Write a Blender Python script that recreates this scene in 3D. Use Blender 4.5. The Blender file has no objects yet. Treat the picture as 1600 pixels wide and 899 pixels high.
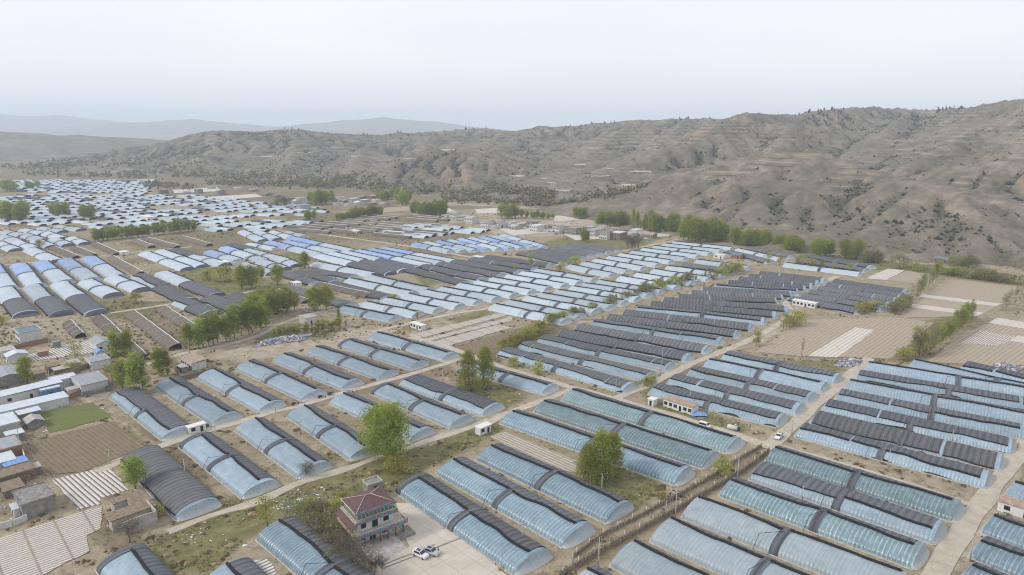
import bpy, math, random
import numpy as np
from mathutils import Vector, Matrix
SC = bpy.context.scene
COL = SC.collection
R = math.radians
random.seed(7); RNG = np.random.default_rng(11)

# ------------------------------------------------------------------ camera, sky, sun, exposure
F, HOR, CAM_H = 1100.0, 195.0, 110.0          # focal length in photo pixels, horizon row, drone height
PITCH = math.atan((449.5 - HOR) / F)
cam_d = bpy.data.cameras.new('camera')
cam_d.sensor_width = 36.0; cam_d.lens = 36.0 * F / 1600.0
cam_d.clip_start = 1.0; cam_d.clip_end = 40000.0
cam = bpy.data.objects.new('camera', cam_d); COL.objects.link(cam)
cam.location = (0, 0, CAM_H); cam.rotation_euler = (math.pi / 2 - PITCH, 0, 0)
SC.camera = cam

SUN_EL, SUN_AZ = R(37), R(258)                 # azimuth clockwise from +Y: behind the camera on the left
world = bpy.data.worlds.new('World'); SC.world = world; world.use_nodes = True
wt = world.node_tree; wt.nodes.clear()
sky = wt.nodes.new('ShaderNodeTexSky'); sky.sky_type = 'NISHITA'; sky.sun_disc = False
sky.sun_elevation = SUN_EL; sky.sun_rotation = SUN_AZ; sky.air_density = 1.4; sky.dust_density = 3.0
bg1 = wt.nodes.new('ShaderNodeBackground'); bg1.inputs[1].default_value = 0.10
wt.links.new(sky.outputs[0], bg1.inputs[0])
tc = wt.nodes.new('ShaderNodeTexCoord')
mp = wt.nodes.new('ShaderNodeMapping'); mp.inputs['Scale'].default_value = (1.2, 1.2, 5.0)
wt.links.new(tc.outputs['Generated'], mp.inputs[0])
nz = wt.nodes.new('ShaderNodeTexNoise'); nz.inputs['Scale'].default_value = 1.6; nz.inputs['Detail'].default_value = 5
wt.links.new(mp.outputs[0], nz.inputs['Vector'])
cr = wt.nodes.new('ShaderNodeValToRGB')
cr.color_ramp.elements[0].position = 0.30; cr.color_ramp.elements[0].color = (0.86, 0.885, 0.97, 1)
cr.color_ramp.elements[1].position = 0.72; cr.color_ramp.elements[1].color = (0.985, 0.985, 1.0, 1)
wt.links.new(nz.outputs['Fac'], cr.inputs[0])
bg2 = wt.nodes.new('ShaderNodeBackground'); bg2.inputs[1].default_value = 0.80   # the cloud deck
wt.links.new(cr.outputs[0], bg2.inputs[0])
mx = wt.nodes.new('ShaderNodeMixShader'); mx.inputs[0].default_value = 0.86
wt.links.new(bg1.outputs[0], mx.inputs[1]); wt.links.new(bg2.outputs[0], mx.inputs[2])
wo = wt.nodes.new('ShaderNodeOutputWorld'); wt.links.new(mx.outputs[0], wo.inputs[0])

sun_d = bpy.data.lights.new('sun', 'SUN'); sun_d.energy = 1.5; sun_d.angle = R(10); sun_d.color = (1.0, 0.96, 0.90)
sun = bpy.data.objects.new('sun', sun_d); COL.objects.link(sun)
sdir = Vector((math.sin(SUN_AZ) * math.cos(SUN_EL), math.cos(SUN_AZ) * math.cos(SUN_EL), math.sin(SUN_EL)))
sun.rotation_euler = sdir.to_track_quat('Z', 'Y').to_euler(); sun.location = (0, 0, 500)

SC.view_settings.view_transform = 'Standard'; SC.view_settings.look = 'None'
SC.view_settings.exposure = 0.5; SC.view_settings.gamma = 1.0; SC.view_settings.use_curve_mapping = False
SC.render.engine = 'CYCLES'
cy = SC.cycles
cy.max_bounces = 8; cy.diffuse_bounces = 4; cy.glossy_bounces = 2; cy.transmission_bounces = 6; cy.volume_bounces = 2
cy.transparent_max_bounces = 8; cy.use_denoising = True; cy.caustics_reflective = False; cy.caustics_refractive = False
cy.filter_width = 1.05; cy.use_adaptive_sampling = False
HAZE = 0.00014

# ------------------------------------------------------------------ helpers: pixels of the photo to ground, noise
CP, SP = math.cos(PITCH), math.sin(PITCH)
def ray(px, py):
    x = (px - 800.0) / F; y = (449.5 - py) / F
    return x, CP + y * SP, -SP + y * CP
def P(px, py, z=0.0):
    dx, dy, dz = ray(px, py); t = (z - CAM_H) / dz
    return np.array([dx * t, dy * t])
def PY(px, py, Y):
    """The point seen at a pixel at forward distance Y."""
    dx, dy, dz = ray(px, py); t = Y / dy
    return np.array([dx * t, Y, CAM_H + dz * t])
def pix(X, Y, Z=0.0):
    zc = Y * CP - (Z - CAM_H) * SP; yc = Y * SP + (Z - CAM_H) * CP
    return 800 + F * X / zc, 449.5 - F * yc / zc

def _h(ix, iy, seed):
    n = (ix.astype(np.int64) * 374761393 + iy.astype(np.int64) * 668265263 + seed * 974634777) & 0xFFFFFFFF
    n = ((n ^ (n >> 13)) * 1274126177) & 0xFFFFFFFF
    n = n ^ (n >> 16)
    return (n & 0xFFFF) / 65535.0
def vnoise(x, y, seed=0):
    x = np.asarray(x, float); y = np.asarray(y, float)
    ix = np.floor(x); iy = np.floor(y); fx = x - ix; fy = y - iy
    fx = fx * fx * fx * (fx * (fx * 6 - 15) + 10); fy = fy * fy * fy * (fy * (fy * 6 - 15) + 10)
    a = _h(ix, iy, seed); b = _h(ix + 1, iy, seed); c = _h(ix, iy + 1, seed); d = _h(ix + 1, iy + 1, seed)
    return (a * (1 - fx) + b * fx) * (1 - fy) + (c * (1 - fx) + d * fx) * fy
def fbm(x, y, seed=0, oct=4, gain=.5):
    s = 0; a = 1; t = 0
    for k in range(oct):
        s = s + a * vnoise(x * 2 ** k + 17.3 * k, y * 2 ** k - 9.1 * k, seed + k); t += a; a *= gain
    return s / t
def ridged(x, y, seed=0, oct=4, gain=.5):
    s = 0; a = 1; t = 0
    for k in range(oct):
        s = s + a * (1 - np.abs(2 * vnoise(x * 2 ** k + 5.3 * k, y * 2 ** k + 3.7 * k, seed + k) - 1)); t += a; a *= gain
    return s / t
def inpoly(x, y, poly):
    c = np.zeros(np.shape(x), bool); n = len(poly)
    for i in range(n):
        x1, y1 = poly[i]; x2, y2 = poly[(i + 1) % n]
        if y1 == y2: continue
        m = ((y1 > y) != (y2 > y)) & (x < (x2 - x1) * (y - y1) / (y2 - y1) + x1)
        c ^= m
    return c

# ------------------------------------------------------------------ mesh helpers
def mesh_np(name, V, Q, mats, mi=None, smooth=False, attr=None):
    """Mesh from arrays: V (n,3), Q a list of face arrays (m,k)."""
    me = bpy.data.meshes.new(name)
    Qs = [np.asarray(q, np.int32) for q in (Q if isinstance(Q, list) else [Q]) if len(q)]
    nl = sum(q.size for q in Qs); nf = sum(len(q) for q in Qs)
    me.vertices.add(len(V)); me.vertices.foreach_set('co', np.asarray(V, np.float32).ravel())
    me.loops.add(nl); me.loops.foreach_set('vertex_index', np.concatenate([q.ravel() for q in Qs]))
    me.polygons.add(nf)
    tot = np.concatenate([np.full(len(q), q.shape[1], np.int32) for q in Qs])
    me.polygons.foreach_set('loop_start', np.concatenate([[0], np.cumsum(tot)[:-1]]).astype(np.int32))
    me.polygons.foreach_set('loop_total', tot)
    if mi is not None: me.polygons.foreach_set('material_index', np.asarray(mi, np.int32))
    me.polygons.foreach_set('use_smooth', np.full(nf, bool(smooth)))
    for m in (mats if isinstance(mats, (list, tuple)) else [mats]): me.materials.append(m)
    if attr is not None:
        for k, a in attr.items():
            ca = me.color_attributes.new(k, 'FLOAT_COLOR', 'POINT')
            ca.data.foreach_set('color', np.asarray(a, np.float32).ravel())
    me.update(calc_edges=True); me.validate()
    return me
class MB:
    """Collects boxes, tubes, sheets and grids into one mesh."""
    def __init__(s): s.v = []; s.f = []; s.m = []; s.sm = []
    def add(s, vs, fs, mi=0, smooth=False):
        o = len(s.v); s.v += [tuple(map(float, v)) for v in vs]
        s.f += [tuple(int(i) + o for i in f) for f in fs]; s.m += [mi] * len(fs); s.sm += [smooth] * len(fs); return s
    def box(s, x0, x1, y0, y1, z0, z1, mi=0):
        v = [(x, y, z) for z in (z0, z1) for y in (y0, y1) for x in (x0, x1)]
        return s.add(v, [(0, 2, 3, 1), (4, 5, 7, 6), (0, 1, 5, 4), (1, 3, 7, 5), (3, 2, 6, 7), (2, 0, 4, 6)], mi)
    def tube(s, pts, r, n=6, mi=0, smooth=True, cap=True):
        pts = [Vector(p) for p in pts]; rs = r if isinstance(r, (list, tuple)) else [r] * len(pts)
        o = len(s.v); prev = None
        for i, p in enumerate(pts):
            d = (pts[min(i + 1, len(pts) - 1)] - pts[max(i - 1, 0)])
            if d.length < 1e-9: d = Vector((0, 0, 1))
            d.normalize()
            if prev is None:
                a = d.orthogonal().normalized()
            else:
                a = prev - d * prev.dot(d); a = a.normalized() if a.length > 1e-6 else d.orthogonal().normalized()
            prev = a; b = d.cross(a)
            for k in range(n):
                t = 2 * math.pi * k / n
                q = p + (a * math.cos(t) + b * math.sin(t)) * rs[i]; s.v.append((q.x, q.y, q.z))
        for i in range(len(pts) - 1):
            for k in range(n):
                k2 = (k + 1) % n
                s.f.append((o + i * n + k, o + i * n + k2, o + (i + 1) * n + k2, o + (i + 1) * n + k)); s.m.append(mi); s.sm.append(smooth)
        if cap:
            s.f.append(tuple(o + k for k in reversed(range(n)))); s.m.append(mi); s.sm.append(False)
            e = o + (len(pts) - 1) * n
            s.f.append(tuple(e + k for k in range(n))); s.m.append(mi); s.sm.append(False)
        return s
    def grid(s, G, mi=0, smooth=True):
        """G: (a,b,3) array of points."""
        a, b = G.shape[:2]; o = len(s.v); s.v += [tuple(p) for p in G.reshape(-1, 3).tolist()]
        for i in range(a - 1):
            for j in range(b - 1):
                s.f.append((o + i * b + j, o + i * b + j + 1, o + (i + 1) * b + j + 1, o + (i + 1) * b + j)); s.m.append(mi); s.sm.append(smooth)
        return s
    def mesh(s, name, mats):
        me = bpy.data.meshes.new(name); me.from_pydata(s.v, [], s.f)
        for m in (mats if isinstance(mats, (list, tuple)) else [mats]): me.materials.append(m)
        me.polygons.foreach_set('material_index', s.m); me.polygons.foreach_set('use_smooth', s.sm); me.update()
        return me
    def build(s, name, mats, parent=None):
        return obj(name, s.mesh(name, mats), parent)
def obj(name, me, parent=None):
    o = bpy.data.objects.new(name, me); COL.objects.link(o)
    if parent is not None: o.parent = parent
    return o
def tag(o, label=None, cat=None, group=None, kind=None):
    if label: o['label'] = label
    if cat: o['category'] = cat
    if group: o['group'] = group
    if kind: o['kind'] = kind
    return o
def empty(name, x, y, z=0.0, rz=0.0):
    o = bpy.data.objects.new(name, None); COL.objects.link(o); o.location = (x, y, z); o.rotation_euler = (0, 0, rz)
    o.empty_display_size = 0.5
    return o
def copy_tree(o):
    c = o.copy(); COL.objects.link(c)
    for ch in list(o.children):
        d = ch.copy(); COL.objects.link(d); d.parent = c
        for g in list(ch.children):
            e = g.copy(); COL.objects.link(e); e.parent = d
    return c
ORD = ['', 'first', 'second', 'third', 'fourth', 'fifth', 'sixth', 'seventh', 'eighth', 'ninth', 'tenth', 'eleventh', 'twelfth', 'thirteenth',
       'fourteenth', 'fifteenth', 'sixteenth', 'seventeenth', 'eighteenth', 'nineteenth', 'twentieth']
def ordn(k):
    if k <= 20: return ORD[k]
    t = {2: 'twenty', 3: 'thirty', 4: 'forty', 5: 'fifty', 6: 'sixty', 7: 'seventy', 8: 'eighty', 9: 'ninety'}
    tt = {2: 'twentieth', 3: 'thirtieth', 4: 'fortieth', 5: 'fiftieth', 6: 'sixtieth', 7: 'seventieth', 8: 'eightieth', 9: 'ninetieth'}
    return tt[k // 10] if k % 10 == 0 else t[k // 10] + '-' + ORD[k % 10]

# ------------------------------------------------------------------ materials
class M:
    def __init__(s, name):
        s.mat = bpy.data.materials.new(name); s.mat.use_nodes = True; s.t = s.mat.node_tree; s.t.nodes.clear()
        s.out = s.n('ShaderNodeOutputMaterial')
    def n(s, typ, **kw):
        nd = s.t.nodes.new(typ)
        for k, v in kw.items(): setattr(nd, k, v)
        return nd
    def l(s, a, b): s.t.links.new(a, b)
    def set(s, sock, v):
        if isinstance(v, bpy.types.NodeSocket): s.l(v, sock)
        elif isinstance(v, (tuple, list)) and len(v) == 3 and sock.type == 'RGBA': sock.default_value = (*v, 1)
        else: sock.default_value = v
    def obj(s): return s.n('ShaderNodeTexCoord').outputs['Object']
    def pos(s): return s.n('ShaderNodeNewGeometry').outputs['Position']
    def map(s, v, scale=(1, 1, 1), rot=(0, 0, 0), loc=(0, 0, 0)):
        m = s.n('ShaderNodeMapping'); s.l(v, m.inputs[0]); m.inputs['Scale'].default_value = scale
        m.inputs['Rotation'].default_value = rot; m.inputs['Location'].default_value = loc; return m.outputs[0]
    def noise(s, v, scale, detail=4, rough=.55, dist=0):
        m = s.n('ShaderNodeTexNoise'); s.l(v, m.inputs['Vector']); m.inputs['Scale'].default_value = scale
        m.inputs['Detail'].default_value = detail; m.inputs['Roughness'].default_value = rough; m.inputs['Distortion'].default_value = dist
        return m.outputs['Fac']
    def wave(s, v, scale, dist=0, dscale=1, detail=2, direction='X'):
        m = s.n('ShaderNodeTexWave', bands_direction=direction); s.l(v, m.inputs['Vector']); m.inputs['Scale'].default_value = scale
        m.inputs['Distortion'].default_value = dist; m.inputs['Detail'].default_value = detail; m.inputs['Detail Scale'].default_value = dscale
        return m.outputs['Fac']
    def ramp(s, f, *st):
        m = s.n('ShaderNodeValToRGB'); s.l(f, m.inputs[0]); e = m.color_ramp.elements
        while len(e) < len(st): e.new(.5)
        for k, (p, c) in enumerate(st):
            e[k].position = p; e[k].color = (c, c, c, 1) if not isinstance(c, (tuple, list)) else (*c, 1)
        return m.outputs[0]
    def mix(s, f, a, b, blend='MIX'):
        m = s.n('ShaderNodeMix', data_type='RGBA', blend_type=blend)
        s.set(m.inputs[0], f); s.set(m.inputs[6], a); s.set(m.inputs[7], b); return m.outputs[2]
    def math(s, op, a, b=0.0, clamp=False):
        m = s.n('ShaderNodeMath', operation=op, use_clamp=clamp); s.set(m.inputs[0], a); s.set(m.inputs[1], b); return m.outputs[0]
    def attr(s, name):
        m = s.n('ShaderNodeAttribute', attribute_name=name); return m
    def sep(s, c):
        m = s.n('ShaderNodeSeparateColor'); s.l(c, m.inputs[0]); return m.outputs
    def xyz(s, v):
        m = s.n('ShaderNodeSeparateXYZ'); s.l(v, m.inputs[0]); return m.outputs
    def rnd(s): return s.n('ShaderNodeObjectInfo').outputs['Random']
    def bump(s, h, strength=.5, dist=.1):
        m = s.n('ShaderNodeBump'); s.l(h, m.inputs['Height']); m.inputs['Strength'].default_value = strength; m.inputs['Distance'].default_value = dist
        return m.outputs[0]
    def bsdf(s, col, rough=.8, spec=.3, normal=None, **kw):
        b = s.n('ShaderNodeBsdfPrincipled'); s.set(b.inputs['Base Color'], col); s.set(b.inputs['Roughness'], rough)
        s.set(b.inputs['Specular IOR Level'], spec)
        if normal is not None: s.l(normal, b.inputs['Normal'])
        for k, v in kw.items(): s.set(b.inputs[k], v)
        s.l(b.outputs[0], s.out.inputs[0]); return s.mat
def plain(name, c, rough=.8, spec=.3, var=.15, scale=1.5):
    m = M(name); n = m.noise(m.obj(), scale, 4)
    d = tuple(x * (1 - var * 1.6) for x in c); l = tuple(min(1, x * (1 + var)) for x in c)
    return m.bsdf(m.ramp(n, (.3, d), (.7, l)), rough, spec)
MT = {}
def film(name, c1, c2, rib=.5, rough=.36, white=(.47, .54, .59), dirt=.25, ribscale=1.0, trans=.0):
    """Plastic film over hoops: pale lines over every hoop, wrinkles between, dust and a sun bleached look."""
    m = M(name); o = m.obj(); rn = m.rnd(); x, y, z = m.xyz(o)
    off = m.n('ShaderNodeVectorMath', operation='ADD'); m.l(o, off.inputs[0])
    cb = m.n('ShaderNodeCombineXYZ'); m.l(m.math('MULTIPLY', rn, 57.0), cb.inputs[0]); m.l(m.math('MULTIPLY', rn, 31.0), cb.inputs[2])
    m.l(cb.outputs[0], off.inputs[1]); v = off.outputs[0]
    base = m.mix(m.ramp(m.noise(m.map(v, (.09, .2, .2)), 1.0, 3), (.3, 0.0), (.7, 1.0)), c1, c2)
    hoop = m.ramp(m.wave(m.map(v, (1, .05, .05)), .262 * ribscale, .9, .6, 2), (.82, 0.0), (.97, 1.0))
    patchy = m.ramp(m.noise(m.map(v, (.22, .45, .45)), 1.0, 3), (.30, 0.15), (.66, 1.0))
    wr = m.noise(m.map(v, (1.6, .35, .35)), 1.0, 4, .65)
    col = m.mix(m.math('MULTIPLY', m.math('MULTIPLY', hoop, patchy), rib), base, white)
    col = m.mix(m.ramp(wr, (.48, 0.0), (.72, .30)), col, white)
    col = m.mix(m.ramp(m.noise(v, .6, 5, .7), (.5, 0.0), (.8, dirt)), col, (.42, .40, .35))
    low = m.n('ShaderNodeMapRange'); m.l(z, low.inputs[0]); low.inputs[1].default_value = .10; low.inputs[2].default_value = .42; low.inputs[3].default_value = .75; low.inputs[4].default_value = 0.0
    col = m.mix(low.outputs[0], col, (.52, .53, .50))
    hv = m.n('ShaderNodeHueSaturation'); m.l(col, hv.inputs['Color']); m.set(hv.inputs['Value'], m.math('ADD', m.math('MULTIPLY', rn, .36), .80))
    h = m.math('ADD', m.math('MULTIPLY', m.wave(m.map(v, (1, .05, .05)), .314 * ribscale, .55, .6, 1), .6), m.math('MULTIPLY', wr, .5))
    if not trans: return m.bsdf(hv.outputs[0], rough, .45, m.bump(h, .55, .25))
    mat = m.bsdf(hv.outputs[0], rough, .5, m.bump(h, .55, .25)); b_ = m.out.inputs[0].links[0].from_socket
    tr_ = m.n('ShaderNodeBsdfTransparent'); m.set(tr_.inputs[0], (.80, .90, .95)); ms = m.n('ShaderNodeMixShader')
    m.l(m.math('MULTIPLY', m.ramp(m.noise(m.map(v, (.35, .5, .5)), 1.0, 4, .65), (.30, .35), (.70, 1.0)), trans), ms.inputs[0]); m.l(b_, ms.inputs[1]); m.l(tr_.outputs[0], ms.inputs[2]); m.l(ms.outputs[0], m.out.inputs[0])
    return mat
MT['film_b'] = film('blue_film', (0.222, 0.316, 0.399), (0.305, 0.393, 0.465), .55, trans=.26)
MT['film_t'] = film('teal_film', (0.140, 0.236, 0.271), (0.207, 0.310, 0.347), .95, .28, trans=.38)
MT['film_n'] = film('sky_blue_film', (0.153, 0.254, 0.329), (0.222, 0.326, 0.399), .95, .28, trans=.32)
MT['film_g'] = film('grey_film', (0.282, 0.345, 0.385), (0.356, 0.414, 0.448), .35, .40, trans=.22)
MT['film_p'] = film('pale_film', (0.334, 0.408, 0.466), (0.419, 0.488, 0.541), .35)
MT['film_w'] = film('white_film', (.315, .385, .465), (.415, .475, .535), .35)
MT['film_B'] = film('bright_blue_film', (.125, .23, .49), (.25, .36, .57), .3)
MT['film_D'] = film('dusty_film', (.30, .36, .42), (.42, .46, .50), .3, .45)
def end_film():
    m = M('end_film'); o = m.obj()
    w = m.noise(m.map(o, (.5, 2.4, .4)), 1.0, 4, .65)
    c = m.ramp(w, (.25, (.20, .27, .33)), (.5, (.29, .345, .385)), (.8, (.45, .48, .49)))
    x, y, z = m.xyz(o)
    r = m.n('ShaderNodeMapRange'); m.l(z, r.inputs[0]); r.inputs[1].default_value = .2; r.inputs[2].default_value = 1.8; r.inputs[3].default_value = .75; r.inputs[4].default_value = 0
    c = m.mix(r.outputs[0], c, (.43, .42, .39))
    return m.bsdf(c, .4, .4, m.bump(w, .6, .2))
MT['end'] = end_film()
MT['crop'] = plain('crop_rows', (.075, .115, .045), .9, .1, .45, 1.3)
def quilt(name, c1, c2, seam=1.0, dust=(.20, .18, .155)):
    m = M(name); o = m.obj(); rn = m.rnd()
    off = m.n('ShaderNodeVectorMath', operation='ADD'); m.l(o, off.inputs[0])
    cb = m.n('ShaderNodeCombineXYZ'); m.l(m.math('MULTIPLY', rn, 43.0), cb.inputs[0]); m.l(cb.outputs[0], off.inputs[1]); v = off.outputs[0]
    strips = m.noise(m.map(v, (.55, .015, .015)), 1.0, 2, .5)                      # each strip a little different
    w = m.wave(m.map(v, (1, .02, .02)), .157, .35, .4, 1)
    col = m.mix(m.ramp(strips, (.3, 0.0), (.7, 1.0)), c1, c2)
    col = m.mix(m.math('MULTIPLY', m.ramp(w, (.90, 0.0), (.985, 1.0)), .7 * seam), col, tuple(x * .45 for x in c1))
    col = m.mix(m.math('MULTIPLY', m.ramp(w, (.0, 1.0), (.08, 0.0)), .35 * seam), col, tuple(min(1, x * 2.0) for x in c2))
    col = m.mix(m.ramp(m.noise(m.map(v, (.9, .3, .3)), 1.0, 5, .7), (.50, 0.0), (.82, .6)), col, dust)
    hv = m.n('ShaderNodeHueSaturation'); m.l(col, hv.inputs['Color']); m.set(hv.inputs['Value'], m.math('ADD', m.math('MULTIPLY', rn, .35), .82))
    h = m.math('ADD', w, m.noise(m.map(v, (2.2, .5, .5)), 1.0, 4, .6))
    return m.bsdf(hv.outputs[0], .85, .2, m.bump(h, .35, .10))
MT['quilt'] = quilt('grey_quilt', (.078, .084, .098), (.118, .125, .141))
MT['quilt_o'] = quilt('old_quilt', (.086, .089, .099), (.140, .141, .146), 1.0, (.23, .21, .18))
MT['roll'] = plain('black_roll', (.018, .019, .022), .8, .2, .3)
MT['pole'] = plain('dark_pipe', (.045, .045, .05), .6)
MT['pole_w'] = plain('concrete_pole', (.42, .41, .39), .8)
MT['white'] = plain('white_paint', (.66, .66, .65), .6, .3, .08)
MT['net'] = quilt('brown_net', (.115, .098, .080), (.175, .150, .120), .8, (.24, .20, .15))
MT['cap'] = plain('white_cap', (.60, .60, .58), .6, .3, .12, 3)
MT['mudwall'] = plain('mud_wall', (.22, .175, .13), .95, .1, .25, 1.2)
MT['conc'] = plain('concrete', (.40, .385, .36), .9, .2, .16, .8)
MT['conc_d'] = plain('weathered_concrete', (.25, .24, .225), .9, .2, .25, .9)
MT['brick'] = plain('red_brick', (.30, .17, .115), .9, .2, .25, 1.5)
MT['wall_w'] = plain('whitewash', (.56, .555, .545), .85, .2, .12, .8)
MT['roof_g'] = plain('grey_roof', (.30, .325, .355), .7, .3, .14, .7)
MT['roof_p'] = plain('pale_sheet_roof', (.52, .575, .63), .5, .4, .1, .7)
MT['roof_b'] = plain('slate_blue_roof', (.13, .185, .23), .6, .3, .2, .7)
MT['roof_br'] = plain('brown_sheet_roof', (.36, .27, .21), .7, .3, .22, .8)
MT['roof_m'] = plain('mud_roof', (.235, .19, .14), .95, .1, .2, .9)
MT['blue'] = plain('blue_paint', (.10, .21, .36), .6, .3, .2)
MT['tarp'] = plain('blue_tarp', (.16, .30, .56), .5, .3, .2)
MT['dark'] = plain('dark_opening', (.02, .021, .023), .6, .3, .2)
MT['maroon'] = plain('maroon_tiles', (.122, .068, .068), .75, .3, .25, 2.5)
MT['bark'] = plain('bark', (.12, .10, .08), .95, .1, .25, 3)
MT['bark_p'] = plain('pale_bark', (.27, .255, .22), .95, .1, .25, 3)
def leaf(name, c_dark, c_mid, c_light):
    m = M(name); a = m.attr('hue'); r, g, b = m.sep(a.outputs['Color'])
    rn = m.rnd()
    col = m.ramp(r, (0.0, c_dark), (.5, c_mid), (1.0, c_light))
    hv = m.n('ShaderNodeHueSaturation'); m.l(col, hv.inputs['Color']); m.set(hv.inputs['Value'], m.math('ADD', m.math('MULTIPLY', rn, .35), .80))
    m.set(hv.inputs['Hue'], m.math('ADD', m.math('MULTIPLY', rn, .03), .485))
    d = m.n('ShaderNodeBsdfDiffuse'); m.l(hv.outputs[0], d.inputs[0])
    t = m.n('ShaderNodeBsdfTranslucent'); m.l(hv.outputs[0], t.inputs[0])
    x = m.n('ShaderNodeMixShader'); x.inputs[0].default_value = .45; m.l(d.outputs[0], x.inputs[1]); m.l(t.outputs[0], x.inputs[2])
    m.l(x.outputs[0], m.out.inputs[0]); return m.mat
MT['leaf'] = leaf('spring_leaves', (0.200, 0.234, 0.048), (0.314, 0.358, 0.078), (0.459, 0.495, 0.114))
MT['leaf_d'] = leaf('dense_leaves', (0.203, 0.226, 0.045), (0.319, 0.347, 0.068), (0.435, 0.457, 0.100))
MT['leaf_y'] = leaf('yellow_green_leaves', (0.251, 0.256, 0.066), (0.370, 0.369, 0.096), (0.488, 0.463, 0.132))
MT['leaf_g'] = leaf('greyish_leaves', (0.191, 0.181, 0.096), (0.284, 0.269, 0.138), (0.396, 0.369, 0.198))
MT['twig'] = leaf('bare_twigs', (.13, .105, .082), (.20, .168, .135), (.28, .24, .19))

def ground_mat():
    m = M('valley_soil'); p = m.pos(); a = m.attr('paint'); g, s, d = m.sep(a.outputs['Color']); dry = a.outputs['Alpha']
    n1 = m.noise(p, .02, 5, .6); n2 = m.noise(p, .22, 5, .65); n3 = m.noise(p, 1.6, 4, .7)
    tan = m.ramp(n2, (.32, (.180, .145, .098)), (.50, (.340, .282, .198)), (.70, (.47, .405, .305)))
    grs = m.ramp(n2, (.30, (.105, .105, .044)), (.52, (.185, .178, .078)), (.75, (.275, .245, .135)))
    drg = m.ramp(n2, (.28, (.125, .098, .060)), (.55, (.215, .175, .110)), (.8, (.32, .265, .175)))
    soil = m.ramp(n2, (.3, (.145, .105, .070)), (.7, (.23, .170, .118)))
    pal = m.ramp(n2, (.3, (.36, .30, .225)), (.7, (.48, .42, .335)))
    # tufts of weeds everywhere, more where it is painted
    wild = m.math('MULTIPLY', m.ramp(n1, (.42, 0.0), (.62, .75)), m.ramp(n2, (.45, 0.0), (.62, 1.0)))
    def msk(v, k=.55):
        t = m.math('ADD', v, m.math('MULTIPLY', m.math('SUBTRACT', n2, .5), k)); t = m.math('ADD', t, m.math('MULTIPLY', m.math('SUBTRACT', n3, .5), .5))
        return m.ramp(t, (.30, 0.0), (.72, 1.0))
    col = m.mix(wild, tan, drg)
    col = m.mix(msk(dry), col, drg)
    col = m.mix(msk(s, .3), col, soil)
    col = m.mix(msk(d), col, pal)
    col = m.mix(msk(g), col, grs)
    col = m.mix(m.ramp(n3, (.30, .45), (.5, 0.0)), col, (.10, .078, .052))
    col = m.mix(m.ramp(n3, (.66, 0.0), (.85, .5)), col, (.47, .42, .35))
    h = m.math('ADD', n3, m.math('MULTIPLY', n2, 2.0))
    return m.bsdf(col, .95, .1, m.bump(h, .8, .35))
MT['ground'] = ground_mat()
def field_mat(name, c1, c2, line=None, freq=.8, lw=.5, var=.5, axis='Y', bumpd=.2, dist=.6, cross=None):
    """Rows along local X; the colour between rows is soil."""
    m = M(name); o = m.obj(); n = m.noise(o, .35, 5, .65); n2 = m.noise(m.map(o, (.12, 1.2, 1)), 1.0, 4)
    col = m.mix(m.ramp(n, (.3, 0.0), (.7, 1.0)), c1, c2)
    h = n
    if line is not None:
        w = m.wave(o, freq * .159, dist, .25, 2, direction=axis)
        k = m.ramp(w, (1 - lw - .1, 0.0), (1 - lw + .1, 1.0))
        k = m.math('MULTIPLY', k, m.ramp(n2, (.25, 1 - var), (.5, 1.0)))
        if cross is not None:
            w2 = m.wave(o, cross * .159, 1.6, .12, 2, direction='X'); k = m.math('MULTIPLY', k, m.ramp(w2, (.0, .15), (.03, 1.0)))
        bright = m.mix(m.ramp(m.noise(o, 1.3, 4, .7), (.35, .55), (.62, 0.0)), line, tuple(x * .62 for x in line))
        col = m.mix(k, col, bright); h = m.math('ADD', w, m.math('MULTIPLY', n, .6))
    return m.bsdf(col, .9, .15, m.bump(h, .7, bumpd))
MT['mulch'] = field_mat('film_mulched_rows', (.22, .17, .12), (.31, .25, .185), (.62, .60, .575), 1.75, .62, .35, bumpd=.25, cross=.27)
MT['mulch_wide'] = field_mat('wide_film_beds', (.15, .115, .08), (.22, .17, .12), (.64, .625, .61), 1.5, .74, .4, dist=1.1, bumpd=.25)
MT['mulch_far'] = field_mat('white_mulched_field', (.40, .34, .27), (.50, .43, .35), (.62, .59, .555), 1.0, .70, .3)
MT['plough'] = field_mat('ploughed_field', (.285, .228, .168), (.37, .305, .232), (.42, .355, .275), .95, .40, .8, dist=1.6)
MT['plough_d'] = field_mat('dark_ploughed_field', (.150, .115, .076), (.225, .175, .118), (.235, .188, .126), 1.3, .30, .95)
MT['green'] = field_mat('green_seedlings', (.105, .125, .040), (.155, .165, .060), (.165, .19, .062), .9, .5, .8)
MT['stony'] = field_mat('stubble_bed', (.24, .20, .15), (.36, .31, .245), (.52, .48, .42), 1.4, .40, .8)
def road_mat():
    m = M('concrete_road'); o = m.pos(); n = m.noise(o, .25, 5, .65); n2 = m.noise(o, 2.0, 4, .7)
    c = m.ramp(n, (.3, (.36, .315, .25)), (.6, (.47, .42, .35)), (.8, (.54, .495, .425)))
    c = m.mix(m.ramp(n2, (.3, .45), (.5, 0.0)), c, (.28, .235, .18))
    return m.bsdf(c, .92, .15, m.bump(n2, .4, .05))
MT['road'] = road_mat()
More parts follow.
